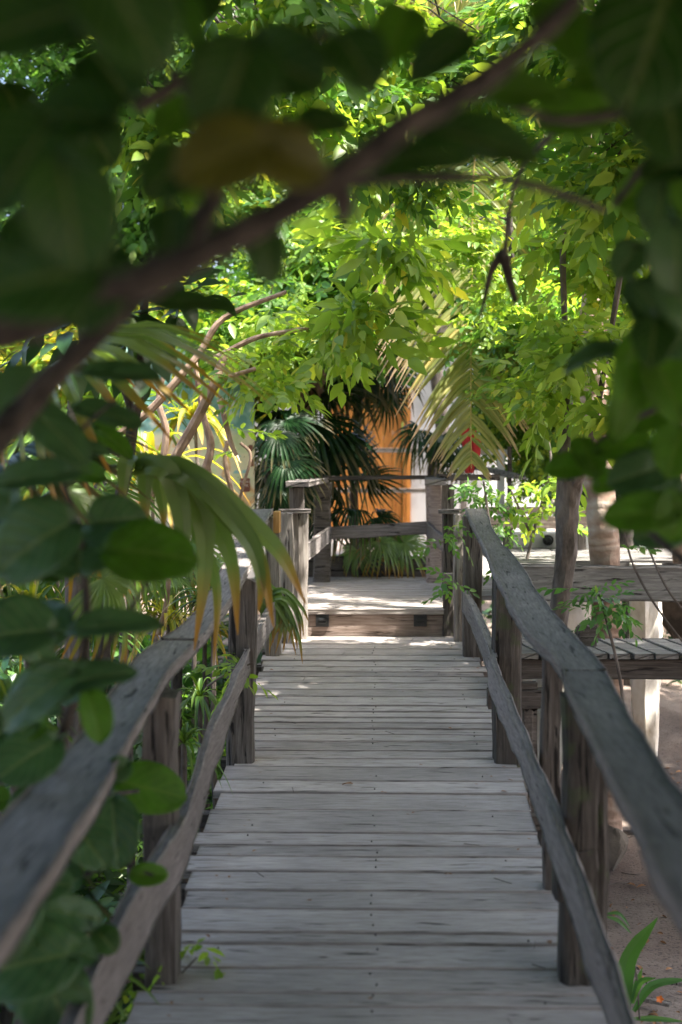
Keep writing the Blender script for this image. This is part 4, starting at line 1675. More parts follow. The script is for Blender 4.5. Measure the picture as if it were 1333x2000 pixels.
top = P(150, 980, 7.8)
fan_palm('light green fan palm in the thicket behind the near left leaves', (top[0], 7.9, GZ), top,
         auto_fans(top, [(90, 930, 7.6, .42, 1), (200, 960, 7.6, .42, 1), (60, 1040, 7.5, .4, 2), (240, 1050, 7.6, .38, 1), (150, 880, 7.9, .42, 0), (180, 1090, 7.4, .36, 2), (110, 820, 8.0, .4, 1)]), m_='lfStrap', group='fan palms left of the boardwalk')
top = P(340, 1080, 9.0)
fan_palm('low yellow-green fan palm behind the drooping leaf', (top[0], 9.1, GZ), top,
         auto_fans(top, [(310, 1050, 8.9, .32, 1), (370, 1060, 8.9, .32, 1), (340, 1120, 8.8, .3, 2), (410, 1110, 9.0, .28, 1), (280, 1110, 8.8, .3, 2)]), m_='lfFanL', group='fan palms left of the boardwalk')

# big drooping fan leaf over the left rail, nearer
hub = P(262, 925, 4.6)
dp = thing('drooping_fan_palm', 'nearer fan palm whose long yellow tipped leaf droops over the left handrail', 'palm', (X_at(60, 5.0), 5.1, GZ))
DT = P(-60, 1110, 5.0)
mb = MB()
limb(mb, (X_at(60, 5.0) - .1, 5.1, GZ), DT, .05, .04, 0, 8, .03, 9)
mb.build('trunk', M['bark'], dp)
lf = MB()
u = np.linspace(0, 1, 14)
# each finger: photo points of its midline, and its width in photo px
FING = [
    ([(250, 900), (243, 940), (240, 1000)], 26),
    ([(285, 905), (285, 960), (287, 1040)], 30),
    ([(300, 905), (318, 980), (322, 1040)], 26),
    ([(320, 915), (352, 980), (362, 1080), (362, 1100)], 34),
    ([(345, 930), (395, 1010), (400, 1120), (380, 1270)], 36),
    ([(360, 940), (420, 1020), (455, 1110), (465, 1240)], 34),
    ([(370, 930), (440, 1000), (505, 1090), (535, 1225)], 40),
    ([(380, 935), (470, 1010), (545, 1080), (598, 1180)], 40),
    ([(350, 935), (390, 1040), (425, 1150), (418, 1300)], 26),
    ([(390, 950), (480, 1050), (510, 1130), (505, 1200)], 26),
]
for k, (pts, wpx) in enumerate(FING):
    d0 = 4.55 + .05 * (k % 3)
    root = [(262, 912), (300, 903)][k > 3]
    q = [(*P(root[0], root[1] + 4, 4.62),)] + [(*P(a, b, d0 + .03 * i_),) for i_, (a, b) in enumerate(pts)]
    q = smooth_path(q, 6)
    s = 4.6 / FPX
    uu = np.linspace(0, 1, len(q))
    strip(lf, q, wpx * 1.35 * s * np.interp(uu, [0, .15, .5, .8, 1], [.75, 1, .95, .5, .05]), (rng.uniform(-.3, .3), -1, .5), .35, 0)
p_ = smooth_path([DT, P(60, 990, 4.9), P(180, 925, 4.75), P(262, 908, 4.64), P(340, 925, 4.6)], 6)
tube(lf, p_, np.linspace(.012, .006, len(p_)), 7, 1, .02)
lf.build('fan_leaf', [M['lfFanL'], M['petiole']], dp)
# its other leaves, left
for px, py, d, sc, kind, m_ in ((130, 700, 4.6, .55, 1, 'lfSeaB'), (20, 900, 4.8, .5, 1, 'lfFan'), (110, 960, 5.4, .45, 1, 'lfFanL'), (200, 1130, 5.2, .3, 2, 'lfFanL')):
    h_ = P(px, py, d)
    fan_leaf(dp, DT, h_, nrm(h_ - DT) + np.array([.2, -.2, -.5]), (0, -.5, .8), sc, kind, 'lfFanL' if m_ != 'lfFan' else 'lfFan', .008)

# thin drooping sprays at the left far posts
tp = thing('tufted_palm', 'small tuft of thin yellow-green fronds hanging beside the left end post', 'palm', (-.95, 9.0, GZ))
mb = MB()
limb(mb, (-.95, 9.0, GZ), P(500, 1180, 9.0), .02, .012, 0, 7, .02, 7)
mb.build('stem', M['bark'], tp)
mb = MB()
for k in range(26):
    a, b = rng.uniform(500, 560), rng.uniform(1160, 1200)
    ex, ey = a + rng.uniform(-10, 60), b + rng.uniform(40, 110)
    q = smooth_path([P(502, 1185, 9.0), P(a, b - 20, 8.9 - rng.uniform(0, .2)), P((a + ex) / 2 + 12, (b + ey) / 2 - 8, 8.8), P(ex, ey, 8.8)], 4)
    strip(mb, q, .03 * np.interp(np.linspace(0, 1, len(q)), [0, .3, .8, 1], [.5, 1, .6, .05]), (0, -1, .3), .4, 0)
mb.build('fronds', [M['lfFanL']], tp)


# ------------------------------------------------------------------ strap-leaved plants, left
def strap_plant(name, label, base, n, L, w_, m_, up=.8, group=None, cat='plant', droop=.9):
    base = np.asarray(base, float)
    t_ = thing(name, label, cat, base, group)
    mb = MB()
    st = MB()
    top_ = base + [rng.uniform(-.05, .05), rng.uniform(-.05, .05), L * .3]
    limb(st, base - [0, 0, .08], top_, .022, .015, 0, 6, .02, 7)
    for k in range(n):
        a = rng.uniform(0, 2 * math.pi)
        el = rng.uniform(.2, 1.3) * up
        dr = np.array([math.cos(a) * math.cos(el), math.sin(a) * math.cos(el), math.sin(el)])
        l = L * rng.uniform(.6, 1.1)
        u = np.linspace(0, 1, 8)[:, None]
        st_ = base + (top_ - base) * rng.uniform(.4, 1)
        pts = st_ + dr * l * u - np.array([0, 0, 1]) * droop * l * u ** 2.2 * rng.uniform(.4, 1)
        strip(mb, pts, w_ * rng.uniform(.7, 1.2) * np.interp(u[:, 0], [0, .1, .4, .8, 1], [.35, .6, 1, .6, .04]), (0, 0, 1), .35, 0)
    st.build('stem', M['bark'], t_)
    mb.build('leaves', [M[m_]], t_)
    return t_


SP = [
    (300, 860, 10.6, 34, 1.0, .075, 'lfYel', 'yellow strap-leaved plant in front of the map board, left half'),
    (380, 780, 11.2, 26, .7, .075, 'lfYel', 'tall yellow strap-leaved plant beside the tan stems'),
    (230, 740, 11.0, 32, 1.0, .075, 'lfStrap', 'green strap-leaved plant high at the left'),
    (120, 780, 9.6, 30, 1.1, .08, 'lfStrap', 'wide green strap-leaved plant behind the near dark branch'),
    (60, 1150, 7.2, 34, .6, .035, 'lfYel', 'yellow-green grassy plant low at the left edge'),
    (190, 1200, 7.6, 34, .55, .03, 'lfStrap', 'grassy plant behind the left handrail'),
    (330, 1180, 8.6, 36, .5, .035, 'lfYel', 'lime-yellow tuft in sun under the drooping fan leaf'),
    (400, 1200, 9.2, 36, .5, .035, 'lfYel', 'second lime-yellow tuft in sun, nearer the left end post'),
    (110, 1020, 8.2, 30, .7, .04, 'lfStrap', 'green grassy plant behind the big mid left leaves'),
    (360, 1420, 6.2, 24, .30, .02, 'lfStrap', 'spiky green plant showing between the left rails'),
    (390, 1330, 7.5, 26, .35, .024, 'lfStrap', 'spiky green plant behind the left second post'),
    (40, 1640, 3.9, 30, .5, .03, 'lfFan', 'dark narrow-bladed plant behind the near left handrail'),
    (150, 1860, 4.2, 26, .4, .026, 'lfStrap', 'narrow-bladed plant under the near left lower rail'),
    (250, 1300, 6.0, 30, .4, .028, 'lfFan', 'dark bladed plant beyond the left handrail bend'),
    (20, 1320, 4.4, 30, .5, .03, 'lfStrap', 'narrow-bladed plant at the left edge among round leaves'),
    (420, 1140, 8.0, 30, .4, .03, 'lfFan', 'dark bladed plant behind the drooping leaf tips'),
    (80, 1500, 5.6, 28, .45, .03, 'lfStrap', 'small grassy plant low at far left below the handrail'),
]
for k, (px, py, d, n_, L, w_, m_, lab) in enumerate(SP):
    c = P(px, py, d)
    b_ = np.array([c[0], c[1], gz(c[0], c[1])])
    t_ = thing('strap_plant', lab, 'plant', b_, 'strap-leaved plants left of the boardwalk')
    st, lf = MB(), MB()
    head = c - [0, 0, L * .25]
    limb(st, b_ - [0, 0, .08], head, .022, .014, 0, 7, .02, 7)
    for q in range(n_):
        a = rng.uniform(0, 2 * math.pi)
        el = rng.uniform(.1, 1.35)
        dr = np.array([math.cos(a) * math.cos(el), math.sin(a) * math.cos(el), math.sin(el)])
        l = L * rng.uniform(.5, 1.0)
        u = np.linspace(0, 1, 8)[:, None]
        pts = head + dr * l * u - np.array([0, 0, 1]) * l * u ** 2.2 * rng.uniform(.5, 1.2)
        strip(lf, pts, w_ * rng.uniform(.7, 1.2) * np.interp(u[:, 0], [0, .1, .4, .8, 1], [.35, .6, 1, .6, .04]), (0, 0, 1), .35, 0)
    st.build('stem', M['bark'], t_)
    lf.build('leaves', [M[m_]], t_)

# tan bare stems, left of the map
ts = thing('tan_stemmed_shrub', 'shrub of smooth tan bare stems slanting in front of the map board', 'shrub', (X_at(290, 8.8), 8.8, GZ))
mb = MB()
for pts in ([(120, 1290, 8.8, 10), (230, 1090, 8.8, 9), (300, 960, 8.8, 9), (350, 880, 8.8, 10), (410, 770, 8.8, 10), (440, 690, 8.8, 9)],
            [(230, 850, 8.6, 7), (290, 805, 8.6, 8), (340, 750, 8.6, 8), (390, 690, 8.6, 7), (440, 620, 8.6, 6), (560, 570, 8.6, 4)],
            [(410, 770, 8.8, 7), (440, 740, 8.8, 5), (500, 720, 8.8, 4)],
            [(405, 1010, 9.6, 8), (400, 930, 9.6, 9), (412, 870, 9.6, 8), (395, 800, 9.6, 6), (380, 700, 9.6, 5)],
            [(430, 780, 9.2, 6), (450, 860, 9.2, 5), (462, 890, 9.2, 4)],
            [(450, 1010, 9.8, 5), (452, 960, 9.8, 5), (440, 905, 9.8, 5), (445, 860, 9.8, 4)],
            [(425, 1010, 9.7, 6), (415, 960, 9.7, 6), (405, 900, 9.7, 5)],
            [(318, 900, 9.4, 7), (325, 840, 9.4, 7), (310, 780, 9.4, 6), (330, 700, 9.4, 4)],
            [(445, 1060, 9.8, 3), (475, 950, 9.8, 3), (490, 890, 9.8, 3), (470, 865, 9.8, 3)],
            [(420, 700, 9, 6), (500, 660, 9, 5), (600, 640, 9.1, 4), (660, 610, 9.2, 3)],
            [(240, 1300, 8, 7), (262, 1180, 8, 7), (268, 1120, 8, 7)],
            [(310, 1240, 8.4, 6), (325, 1180, 8.4, 5), (330, 1130, 8.4, 5)]):
    p_, r_ = pxpath(pts)
    mb = MB()
    tube(mb, p_, r_, 8, 0, .05)
    mb.build('stem', M['barkT'], ts)
for pts, lab in (([(150, 1900, 7, 27), (150, 1180, 7, 23), (140, 1000, 7.2, 18), (150, 700, 7.3, 12)], 'grey brown trunk standing behind the near left leaves'),
                 ([(120, 1950, 5.4, 15), (118, 1700, 5.4, 14), (125, 1500, 5.5, 12), (118, 1330, 5.5, 6)], 'thin brown sapling stem behind the left lower rail')):
    p_, r_ = pxpath(pts)
    mb = MB()
    tube(mb, p_, r_, 10, 0, .05)
    tag(mb.build('tree_stem', M['bark'], loc=p_[0]), lab, 'tree')
cr = MB()
scatter(cr, SPR, px_blob(560, 640, 9.2, 120, 60, .3, 70), 0)
scatter(cr, SPR, px_blob(500, 720, 9.0, 70, 50, .3, 34), 0)
scatter(cr, SPR_S, px_blob(455, 860, 9.6, 20, 30, .1, 4), 0)
scatter(cr, SPR_L, px_blob(690, 640, 9.0, 80, 60, .3, 34), 0)
scatter(cr, SPR_L, px_blob(800, 430, 9.0, 110, 80, .4, 46), 0)
cr.build('foliage', [M['lfBright']], ts)

# darker stem, left foreground-mid
ds = thing('dark_stem_shrub', 'dark slender stem rising left of the drooping fan leaf', 'shrub', P(205, 1300, 6.0))
mb = MB()
for pts in ([(205, 1400, 6, 12), (210, 1100, 6, 12), (245, 930, 6, 12), (262, 820, 6, 11), (275, 740, 6, 10), (280, 640, 6, 9), (285, 560, 6, 7)],
            [(262, 820, 6, 7), (240, 760, 6, 6), (200, 700, 6, 5)]):
    p_, r_ = pxpath(pts)
    tube(mb, p_, r_, 9, 0, .06)
mb.build('stem', M['barkD'], ds)
cr = MB()
scatter(cr, SPR_L, px_blob(270, 560, 6.0, 130, 60, .3, 26), 0)
cr.build('foliage', [M['lfDark']], ds)

# undergrowth nobody could count
mb = MB()
n_ = 3200
xx = -.92 - rng.gamma(1.5, .9, n_)
yy = rng.uniform(2.6, 13, n_)
zz = np.array([gz(a, b) for a, b in zip(xx, yy)]) + rng.uniform(0, 1.0, n_) * np.clip((-xx - .8) * .9, .35, 1)
scatter(mb, SPR_L, np.stack([xx, yy, zz], 1)[:1500], 0, pitch=(-.4, 1.0))
scatter(mb, SPR_S, np.stack([xx, yy, zz], 1)[1500:], 1, pitch=(-.4, 1.0))
for k in range(2600):
    x, y = -.9 - rng.gamma(2.0, .8), rng.uniform(2.6, 12.5)
    z = gz(x, y)
    a = rng.uniform(0, 2 * math.pi)
    l = rng.uniform(.3, .95)
    u = np.linspace(0, 1, 6)[:, None]
    dr = np.array([math.cos(a) * .45, math.sin(a) * .45, .9])
    pts = np.array([x, y, z]) + dr * l * u + np.array([math.cos(a), math.sin(a), -.6]) * l * .5 * u ** 2.5
    strip(mb, pts, .022 * np.interp(u[:, 0], [0, .3, .8, 1], [.5, 1, .6, .05]), (0, -1, .4), .3, 2 if k % 3 else 1)
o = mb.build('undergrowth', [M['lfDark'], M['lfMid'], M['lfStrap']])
o['kind'] = 'stuff'
tag(o, 'tangled green undergrowth on the ground left of the boardwalk', 'undergrowth')

# plants behind the right side under the decks and beyond
mb = MB()
for k in range(420):
    x, y = rng.uniform(1.4, 6.5), rng.uniform(12.2, 17)
    z = gz(x, y) + rng.uniform(.1, 1.5)
    mb.inst(SPR_L[k % 5], rand_mats(1, pitch=(-.4, .8)), np.array([[x, y, z]]), 0)
for k in range(260):
    x, y = rng.uniform(-2.0, 1.2), rng.uniform(13.6, 19)
    z = gz(x, y) + rng.uniform(.0, .6)
    mb.inst(SPR_L[k % 5], rand_mats(1, pitch=(-.4, .8)), np.array([[x, y, z]]), 0)
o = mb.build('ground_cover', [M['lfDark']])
o['kind'] = 'stuff'
tag(o, 'dark leafy ground cover beyond the platform and the decks', 'ground cover')


# ------------------------------------------------------------------ climbing vine on the right end posts, small sprays
def vine(label, stems, blobs, m_='lfMid', tpl=None, name='vine', group='small climbing plants on the timber', m2='bark'):
    base = P(*stems[0][0][:3])
    t_ = thing(name, label, 'vine', base, group)
    mb = MB()
    for s in stems:
        p_, r_ = pxpath(s)
        tube(mb, p_, r_, 6, 0, .05)
    mb.build('stem', M[m2], t_)
    mb = MB()
    for pts in blobs:
        scatter(mb, tpl or SPR_S, pts, 0, scale=(.6, 1.0))
    mb.build('leaves', [M[m_]], t_)


vine('leafy vine climbing between the right end posts', [[(1010, 1250, 9.7, 3), (985, 1140, 9.6, 3), (960, 1040, 9.6, 3), (945, 940, 9.6, 2)], [(960, 1040, 9.6, 2), (900, 1050, 9.2, 2), (860, 1060, 9.0, 2)]],
     [px_blob(965, 1000, 9.7, 45, 60, .1, 22), px_blob(940, 955, 9.7, 45, 22, .1, 12), px_blob(1000, 1080, 9.8, 40, 50, .1, 14), px_blob(860, 1045, 9.0, 34, 22, .05, 7), px_blob(880, 1130, 9.0, 14, 30, .05, 5)])
vine('young shrub with fresh leaves before the bench rails', [[(1000, 1400, 10, 4), (1010, 1200, 10, 4), (1040, 1050, 10, 3), (1075, 920, 10, 3), (1070, 850, 10, 2)], [(1040, 1050, 10, 3), (1000, 960, 10, 2)]],
     [px_blob(1060, 940, 10, 50, 30, .15, 11), px_blob(1025, 980, 10, 40, 30, .15, 9), px_blob(1090, 960, 10, 30, 50, .15, 10)], 'lfBright', SPR)
vine('dark green spray of leaves hanging at the beam of the upper deck', [[(1230, 1560, 7.6, 3), (1215, 1350, 7.6, 3), (1190, 1230, 7.6, 3), (1170, 1160, 7.6, 2)]],
     [px_blob(1180, 1165, 7.6, 60, 28, .1, 22)], 'lfCool', SPR_S)
vine('thin bare whips crossing below the near right leaves', [[(1400, 1330, 6.4, 2.5), (1300, 1210, 6.4, 2.5), (1240, 1110, 6.5, 2.5), (1215, 1020, 6.5, 2)], [(1400, 1260, 6.4, 2.5), (1310, 1160, 6.4, 2.5), (1262, 1060, 6.5, 2)]],
     [px_blob(1215, 1050, 6.5, 20, 20, .05, 1)], 'lfMid', SPR_S)
vine('small bright clover like sprig beside the near left post', [[(250, 1985, 4.5, 2), (330, 1925, 4.5, 2), (385, 1870, 4.5, 2)]],
     [px_blob(380, 1848, 4.5, 30, 8, .03, 4), px_blob(300, 1900, 4.6, 30, 14, .05, 5), px_blob(240, 1960, 4.5, 40, 30, .08, 8)], 'lfBright', SPR_S)
vine('fine feathery sprig across the left lower rail', [[(405, 1340, 6.9, 2), (450, 1312, 6.8, 2), (495, 1295, 6.8, 2)]],
     [px_blob(468, 1300, 6.8, 34, 14, .05, 9)], 'lfBright', SPR_S)

# plant at bottom right with broad blades and an orange flower
lp = thing('broad_bladed_plant', 'broad-bladed green plant on the sand at bottom right', 'plant', P(1225, 2010, 6.0))
mb = MB()
for pts, wpx in (([(1222, 1990, 6.0), (1225, 1880, 5.9), (1285, 1792, 5.8)], 36), ([(1235, 1960, 6), (1250, 1920, 5.95), (1282, 1910, 5.9)], 14), ([(1238, 1975, 6), (1275, 1925, 6), (1350, 1912, 6)], 18),
                 ([(1230, 1960, 6), (1243, 1925, 6), (1255, 1890, 6)], 14), ([(1175, 1980, 5.8), (1168, 1920, 5.8), (1160, 1880, 5.8)], 26), ([(1185, 1790, 5.8), (1210, 1800, 5.8), (1235, 1825, 5.8)], 8), ([(1185, 1785, 5.8), (1210, 1785, 5.8), (1232, 1812, 5.8)], 7),
                 ([(1235, 1990, 6), (1280, 1990, 6), (1340, 1996, 6)], 12)):
    q = smooth_path([P(*a) for a in pts], 6)
    s = 6 / FPX
    strip(mb, q, wpx * s * np.interp(np.linspace(0, 1, len(q)), [0, .4, .75, 1], [.45, 1, .7, .04]), (0, -1, .5), .35, 0)
mb.build('blades', [M['lfCool']], lp)
mb = MB()
for pts in ([(1185, 2000, 5.9), (1186, 1890, 5.85), (1185, 1785, 5.8)], [(1250, 1990, 6), (1243, 1900, 6), (1228, 1850, 6)]):
    tube(mb, smooth_path([P(*a) for a in pts], 4), .004, 6)
mb.build('stalk', M['bark'], lp)
fl = MB()
c = P(1289, 1951, 6.0)
for k in range(5):
    a = k / 5 * 2 * math.pi
    u = np.linspace(0, 1, 5)[:, None]
    fl_p = c + np.array([math.cos(a), -.3, math.sin(a)]) * .017 * u
    strip(fl, fl_p, .014 * np.array([.4, 1, 1, .8, .3]), (0, -1, 0), .2, 0)
o = fl.build('flower', M['pot'], lp)

# pale split sticks lying on the sand
for k, (a, b, lab) in enumerate((((1245, 1916), (1345, 1922), 'long pale stick lying on the sand at bottom right'), ((1248, 1950), (1310, 1962), 'short pale split stick beside the orange flower'))):
    mb = MB()
    ya = FPX * (CAM[2] - GZ - .06) / (a[1] - YH)
    yb = FPX * (CAM[2] - GZ - .06) / (b[1] - YH)
    p0, p1 = P(*a, ya), P(*b, yb)
    sweep(mb, [p0, (p0 + p1) / 2 + [0, 0, .004], p1], .035, .018, (0, 1, 0), .003, .002, .05)
    o = mb.build('stick', M['postL'], loc=(p0 + p1) / 2)
    tag(o, lab, 'stick')
# rocks and roots on the sand, dry leaves
for k, (px, py, d, r_, lab) in enumerate(((1190, 1650, 8.9, .13, 'dark root stump at the foot of the palm'), (1145, 1245, 8.9, .10, 'dark brown stone standing on the side walkway'))):
    c = P(px, py, d)
    rockmesh('dark_stone', c, np.array([r_, r_ * .8, r_ * (1.0 if k else 1.3)]), M['rock'], lab, 'stone', 60 + k)


mb = MB()
LT = [leaf_tpl(.055, .026, 2, 3, 'oval', .5, .25, 0, 3), leaf_tpl(.03, .016, 2, 3, 'oval', .4, .2, 0, 4)]
n_ = 900
lx, ly = rng.uniform(.8, 3.6, n_), rng.uniform(3.5, 12, n_)
lp_ = np.stack([lx, ly, [gz(a, b) + .012 for a, b in zip(lx, ly)]], 1)
scatter(mb, LT, lp_, 0, pitch=(-.3, .3), roll=.4)
for k in range(70):
    x, y = rng.uniform(.8, 3.4), rng.uniform(4, 11)
    a, L = rng.uniform(0, 6.28), rng.uniform(.08, .3)
    c = np.array([x, y, gz(x, y) + .01])
    tube(mb, [c, c + np.array([math.cos(a), math.sin(a), .02]) * L * .5, c + np.array([math.cos(a + .2), math.sin(a + .2), 0]) * L], .0035, 5, 1)
o = mb.build('leaf_litter', [M['dryleaf'], M['bark']])
o['kind'] = 'stuff'
tag(o, 'dry leaves and twigs littering the brown sand right of the boardwalk', 'leaf litter')


def dry_leaf(px, py, L, a, lab):
    y = depth_at(py, dz)
    c = np.array([X_at(px, y), y, dz(y) + .006])
    t_ = leaf_tpl(L, L * .5, 4, 5, 'oval', .5, .12, .05, int(px))
    v = t_[0] @ rot('Z', a).T
    mb = MB()
    mb.add(v + c, t_[1], 0, t_[2])
    o = mb.build('fallen_leaf', M['dryleaf'], loc=c)
    so = o.modifiers.new('solid', 'SOLIDIFY')
    so.thickness = .001
    tag(o, lab, 'leaf', 'dry leaves on the boardwalk')


dry_leaf(885, 1716, .03, 1.2, 'tiny russet leaf on the boards right of centre')
dry_leaf(1080, 1853, .035, .2, 'orange-brown leaf on the boards beside the near right post')
dry_leaf(690, 1537, .05, 1.6, 'thin reddish leaf on the boards in the middle distance')
dry_leaf(1010, 1402, .03, .7, 'small brown leaf by the second right post')

# ------------------------------------------------------------------ near sea grape trees: branches, hero leaves, unseen leaf masses added for shade
def hero_leaf(parent, px, py, d, lpx, wpx, ang, tilt=(0, 0), m_='lfSea', seed=0):
    """a single big leaf; ang = direction of its midrib in the picture (deg, 0 = right, 90 = up)"""
    s = d / FPX
    a = R(ang)
    e = nrm(_rt * math.cos(a) + _up * math.sin(a))
    nor = nrm(-_fw + _up * tilt[0] + _rt * tilt[1])
    e = nrm(e - nor * np.dot(e, nor))
    sd = np.cross(e, nor)
    t_ = leaf_tpl(lpx * s, wpx * s, 10, 12, 'round', rng.uniform(.1, .38), rng.uniform(.1, .38), .022, seed)
    Mx = np.stack([sd, e, nor], 1)
    c = P(px, py, d) - e * lpx * s / 2
    v = t_[0] @ Mx.T + c
    mb = MB()
    mb.add(v, t_[1], 0, t_[2])
    # stalk
    tube(mb, [c - e * .03 + np.array([0, .01, 0]), c - e * .01, c + e * .005], [.003, .0025, .002], 6, 0, 0, False)
    o = mb.build('leaf', M[m_], parent)
    so = o.modifiers.new('solid', 'SOLIDIFY')
    so.thickness = .0008
    return o


BR = 'broad round-leaved trees overhanging the near boardwalk'
sgl = thing('sea_grape_tree', 'dark round-leaved tree at upper left, its thick branch sweeping across the top', 'tree', (-1.6, 1.2, GZ), BR)
mb = MB()
for pts in ([(-620, 1750, 2.0, 70), (-420, 1000, 1.9, 60), (-200, 720, 1.8, 52), (60, 620, 1.75, 44), (290, 545, 1.7, 36), (480, 450, 1.7, 30), (660, 345, 1.7, 30), (800, 240, 1.7, 26), (930, 165, 1.75, 24), (1040, 80, 1.8, 20), (1140, -20, 1.85, 18), (1300, -200, 1.9, 14)],
            [(-420, 1150, 2.3, 44), (-120, 960, 2.4, 34), (30, 820, 2.5, 27), (110, 730, 2.5, 24), (200, 645, 2.5, 20), (290, 560, 2.5, 17), (380, 440, 2.5, 15), (418, 360, 2.5, 10)],
            [(660, 350, 1.7, 24), (672, 400, 1.7, 22), (668, 440, 1.7, 10)],
            [(620, 360, 2.2, 8), (800, 350, 2.3, 9), (980, 350, 2.4, 9), (1100, 380, 2.6, 7), (1180, 410, 2.8, 6)],
            [(930, 180, 2.0, 12), (1010, 210, 2.2, 9), (1100, 235, 2.3, 9), (1250, 215, 2.4, 10)],
            [(985, 490, 4.5, 9), (960, 530, 4.5, 7), (948, 580, 4.5, 4), (938, 620, 4.5, 3)], [(985, 500, 4.5, 11), (996, 550, 4.5, 8), (1008, 590, 4.5, 5)],
            [(985, 505, 4.5, 5), (1010, 350, 4.0, 4), (1110, 230, 3.2, 9), (1200, 150, 2.7, 10), (1420, 120, 2.4, 12)],
            [(640, 60, 2.0, 8), (590, 90, 2.0, 7), (575, 110, 2, 4)],
            [(265, 210, 2.2, 14), (320, 180, 2.2, 14), (370, 145, 2.2, 12)], [(300, 100, 2.3, 9), (350, 160, 2.3, 10), (390, 210, 2.3, 8)],
            [(180, 620, 1.9, 26), (330, 500, 1.85, 24), (420, 400, 1.9, 14), (430, 340, 1.9, 10)]):
    p_, r_ = pxpath([(a_, b_, d_ * .86, q_) for a_, b_, d_, q_ in pts])
    tube(mb, p_, r_, 12, 0, .07)
mb.build('branches', M['barkD'], sgl)
H = [  # px,py,depth,len,wid,ang,tilt,mat
    (70, 30, 1.5, 300, 280, 200, (.5, .2), 'lfSea'), (250, 10, 1.45, 300, 250, 300, (.3, .1), 'lfSea'), (110, 210, 1.7, 260, 230, 160, (.6, 0), 'lfSea'),
    (30, 330, 1.6, 260, 260, 240, (.4, -.2), 'lfSea'), (140, 420, 1.5, 260, 230, 280, (.2, .3), 'lfSea'), (60, 540, 1.5, 280, 230, 190, (.3, .2), 'lfSea'),
    (180, 560, 1.7, 220, 190, 250, (.4, .1), 'lfSea'), (330, 330, 1.9, 150, 140, 230, (.5, .3), 'lfSea'), (330, 450, 1.8, 120, 110, 270, (.4, -.2), 'lfSea'),
    (450, 170, 1.6, 250, 220, 250, (.3, .1), 'lfSea'), (560, 130, 1.7, 210, 190, 330, (.3, -.2), 'lfSea'), (560, 300, 1.6, 210, 170, 350, (.2, .1), 'lfSeaO'),
    (430, 300, 1.55, 220, 200, 200, (.3, .2), 'lfSeaO'), (520, 490, 1.8, 140, 110, 285, (.3, .2), 'lfSea'), (390, 590, 2.2, 190, 90, 5, (.9, 0), 'lfSea'),
    (700, 110, 1.9, 150, 150, 300, (.5, 0), 'lfSea'), (780, 60, 2.4, 150, 120, 250, (.6, .2), 'lfSeaB'), (860, 100, 1.9, 170, 120, 220, (.5, .1), 'lfSea'),
    (950, 270, 1.9, 270, 150, 350, (.6, 0), 'lfSea'), (820, 300, 1.8, 240, 110, 190, (.5, .2), 'lfSea'), (1040, 180, 2.0, 180, 110, 10, (.5, 0), 'lfSeaB'),
    (1100, 60, 2.1, 170, 140, 300, (.4, .1), 'lfSeaB'), (380, 50, 2.0, 150, 60, 280, (.3, .1), 'lfSeaB'), (340, 230, 2.4, 120, 100, 240, (.6, .1), 'lfSeaB'),
    (80, 480, 2.0, 200, 180, 60, (.3, 0), 'lfSea'), (210, 130, 2.0, 200, 180, 120, (.3, 0), 'lfSea'), (640, 230, 2.2, 130, 90, 20, (.6, 0), 'lfSea'),
]
for k, (a, b, d, l, w_, an, ti, m_) in enumerate(H):
    hero_leaf(sgl, a, b, d * .86, l * .84, w_ * .84, an, ti, m_, k)
for k in range(26):
    a, b = rng.uniform(-40, 430), rng.uniform(-40, 600)
    if (180 < a < 300 and 300 < b < 520) or (230 < a < 420 and 30 < b < 200):
        continue
    hero_leaf(sgl, a, b, rng.uniform(1.9, 3.2), rng.uniform(80, 140), rng.uniform(75, 130), rng.uniform(180, 360), (rng.uniform(.2, 1), rng.uniform(-.4, .4)), ['lfSea', 'lfSea', 'lfSeaM', 'lfSeaB'][k % 4], k)


ROUND_C = [leaf_tpl(.19, .20, 4, 4, 'round', .10 + .05 * q_, .12 + .06 * q_, .012, q_) for q_ in range(3)]


def shade_crown(parent, boxes, m_='lfSea'):
    cr = MB()
    for lo, hi, n_ in boxes:
        lo, hi = np.array(lo, float), np.array(hi, float)
        nc = max(6, n_ // 26)
        cc = rng.uniform(lo, hi, (nc, 3))
        pts = cc[rng.integers(0, nc, n_)] + rng.standard_normal((n_, 3)) * .26
        # the added leaves keep clear of the walkway's headroom and of what the photograph sees through
        rel = pts - CAM
        ok = ~((rel[:, 1] > -.3) & (rel[:, 2] < .36 * rel[:, 1] + .16) & (np.abs(rel[:, 0]) < .28 * rel[:, 1] + .2))
        ok &= np.linalg.norm(rel, axis=1) > .8
        scatter(cr, ROUND_C, pts[ok], 0, pitch=(-.7, .3), roll=.45, scale=(.8, 1.25))
    cr.build('crown', [M[m_]], parent)  # beyond the overhead canopy, holds unseen leaf masses added to block light


shade_crown(sgl, [((-3.6, -2.6, 2.9), (.6, 4.4, 4.3), 7000), ((-4.2, -2.2, .5), (-2.8, 3.2, 3.0), 600), ((-1.8, -2.6, 0), (.6, -1.8, 3), 900), ((-3, 4.4, 4.1), (-.3, 6.4, 4.8), 700)])  # overhead canopy, plus unseen leaf walls added left and behind against sky light

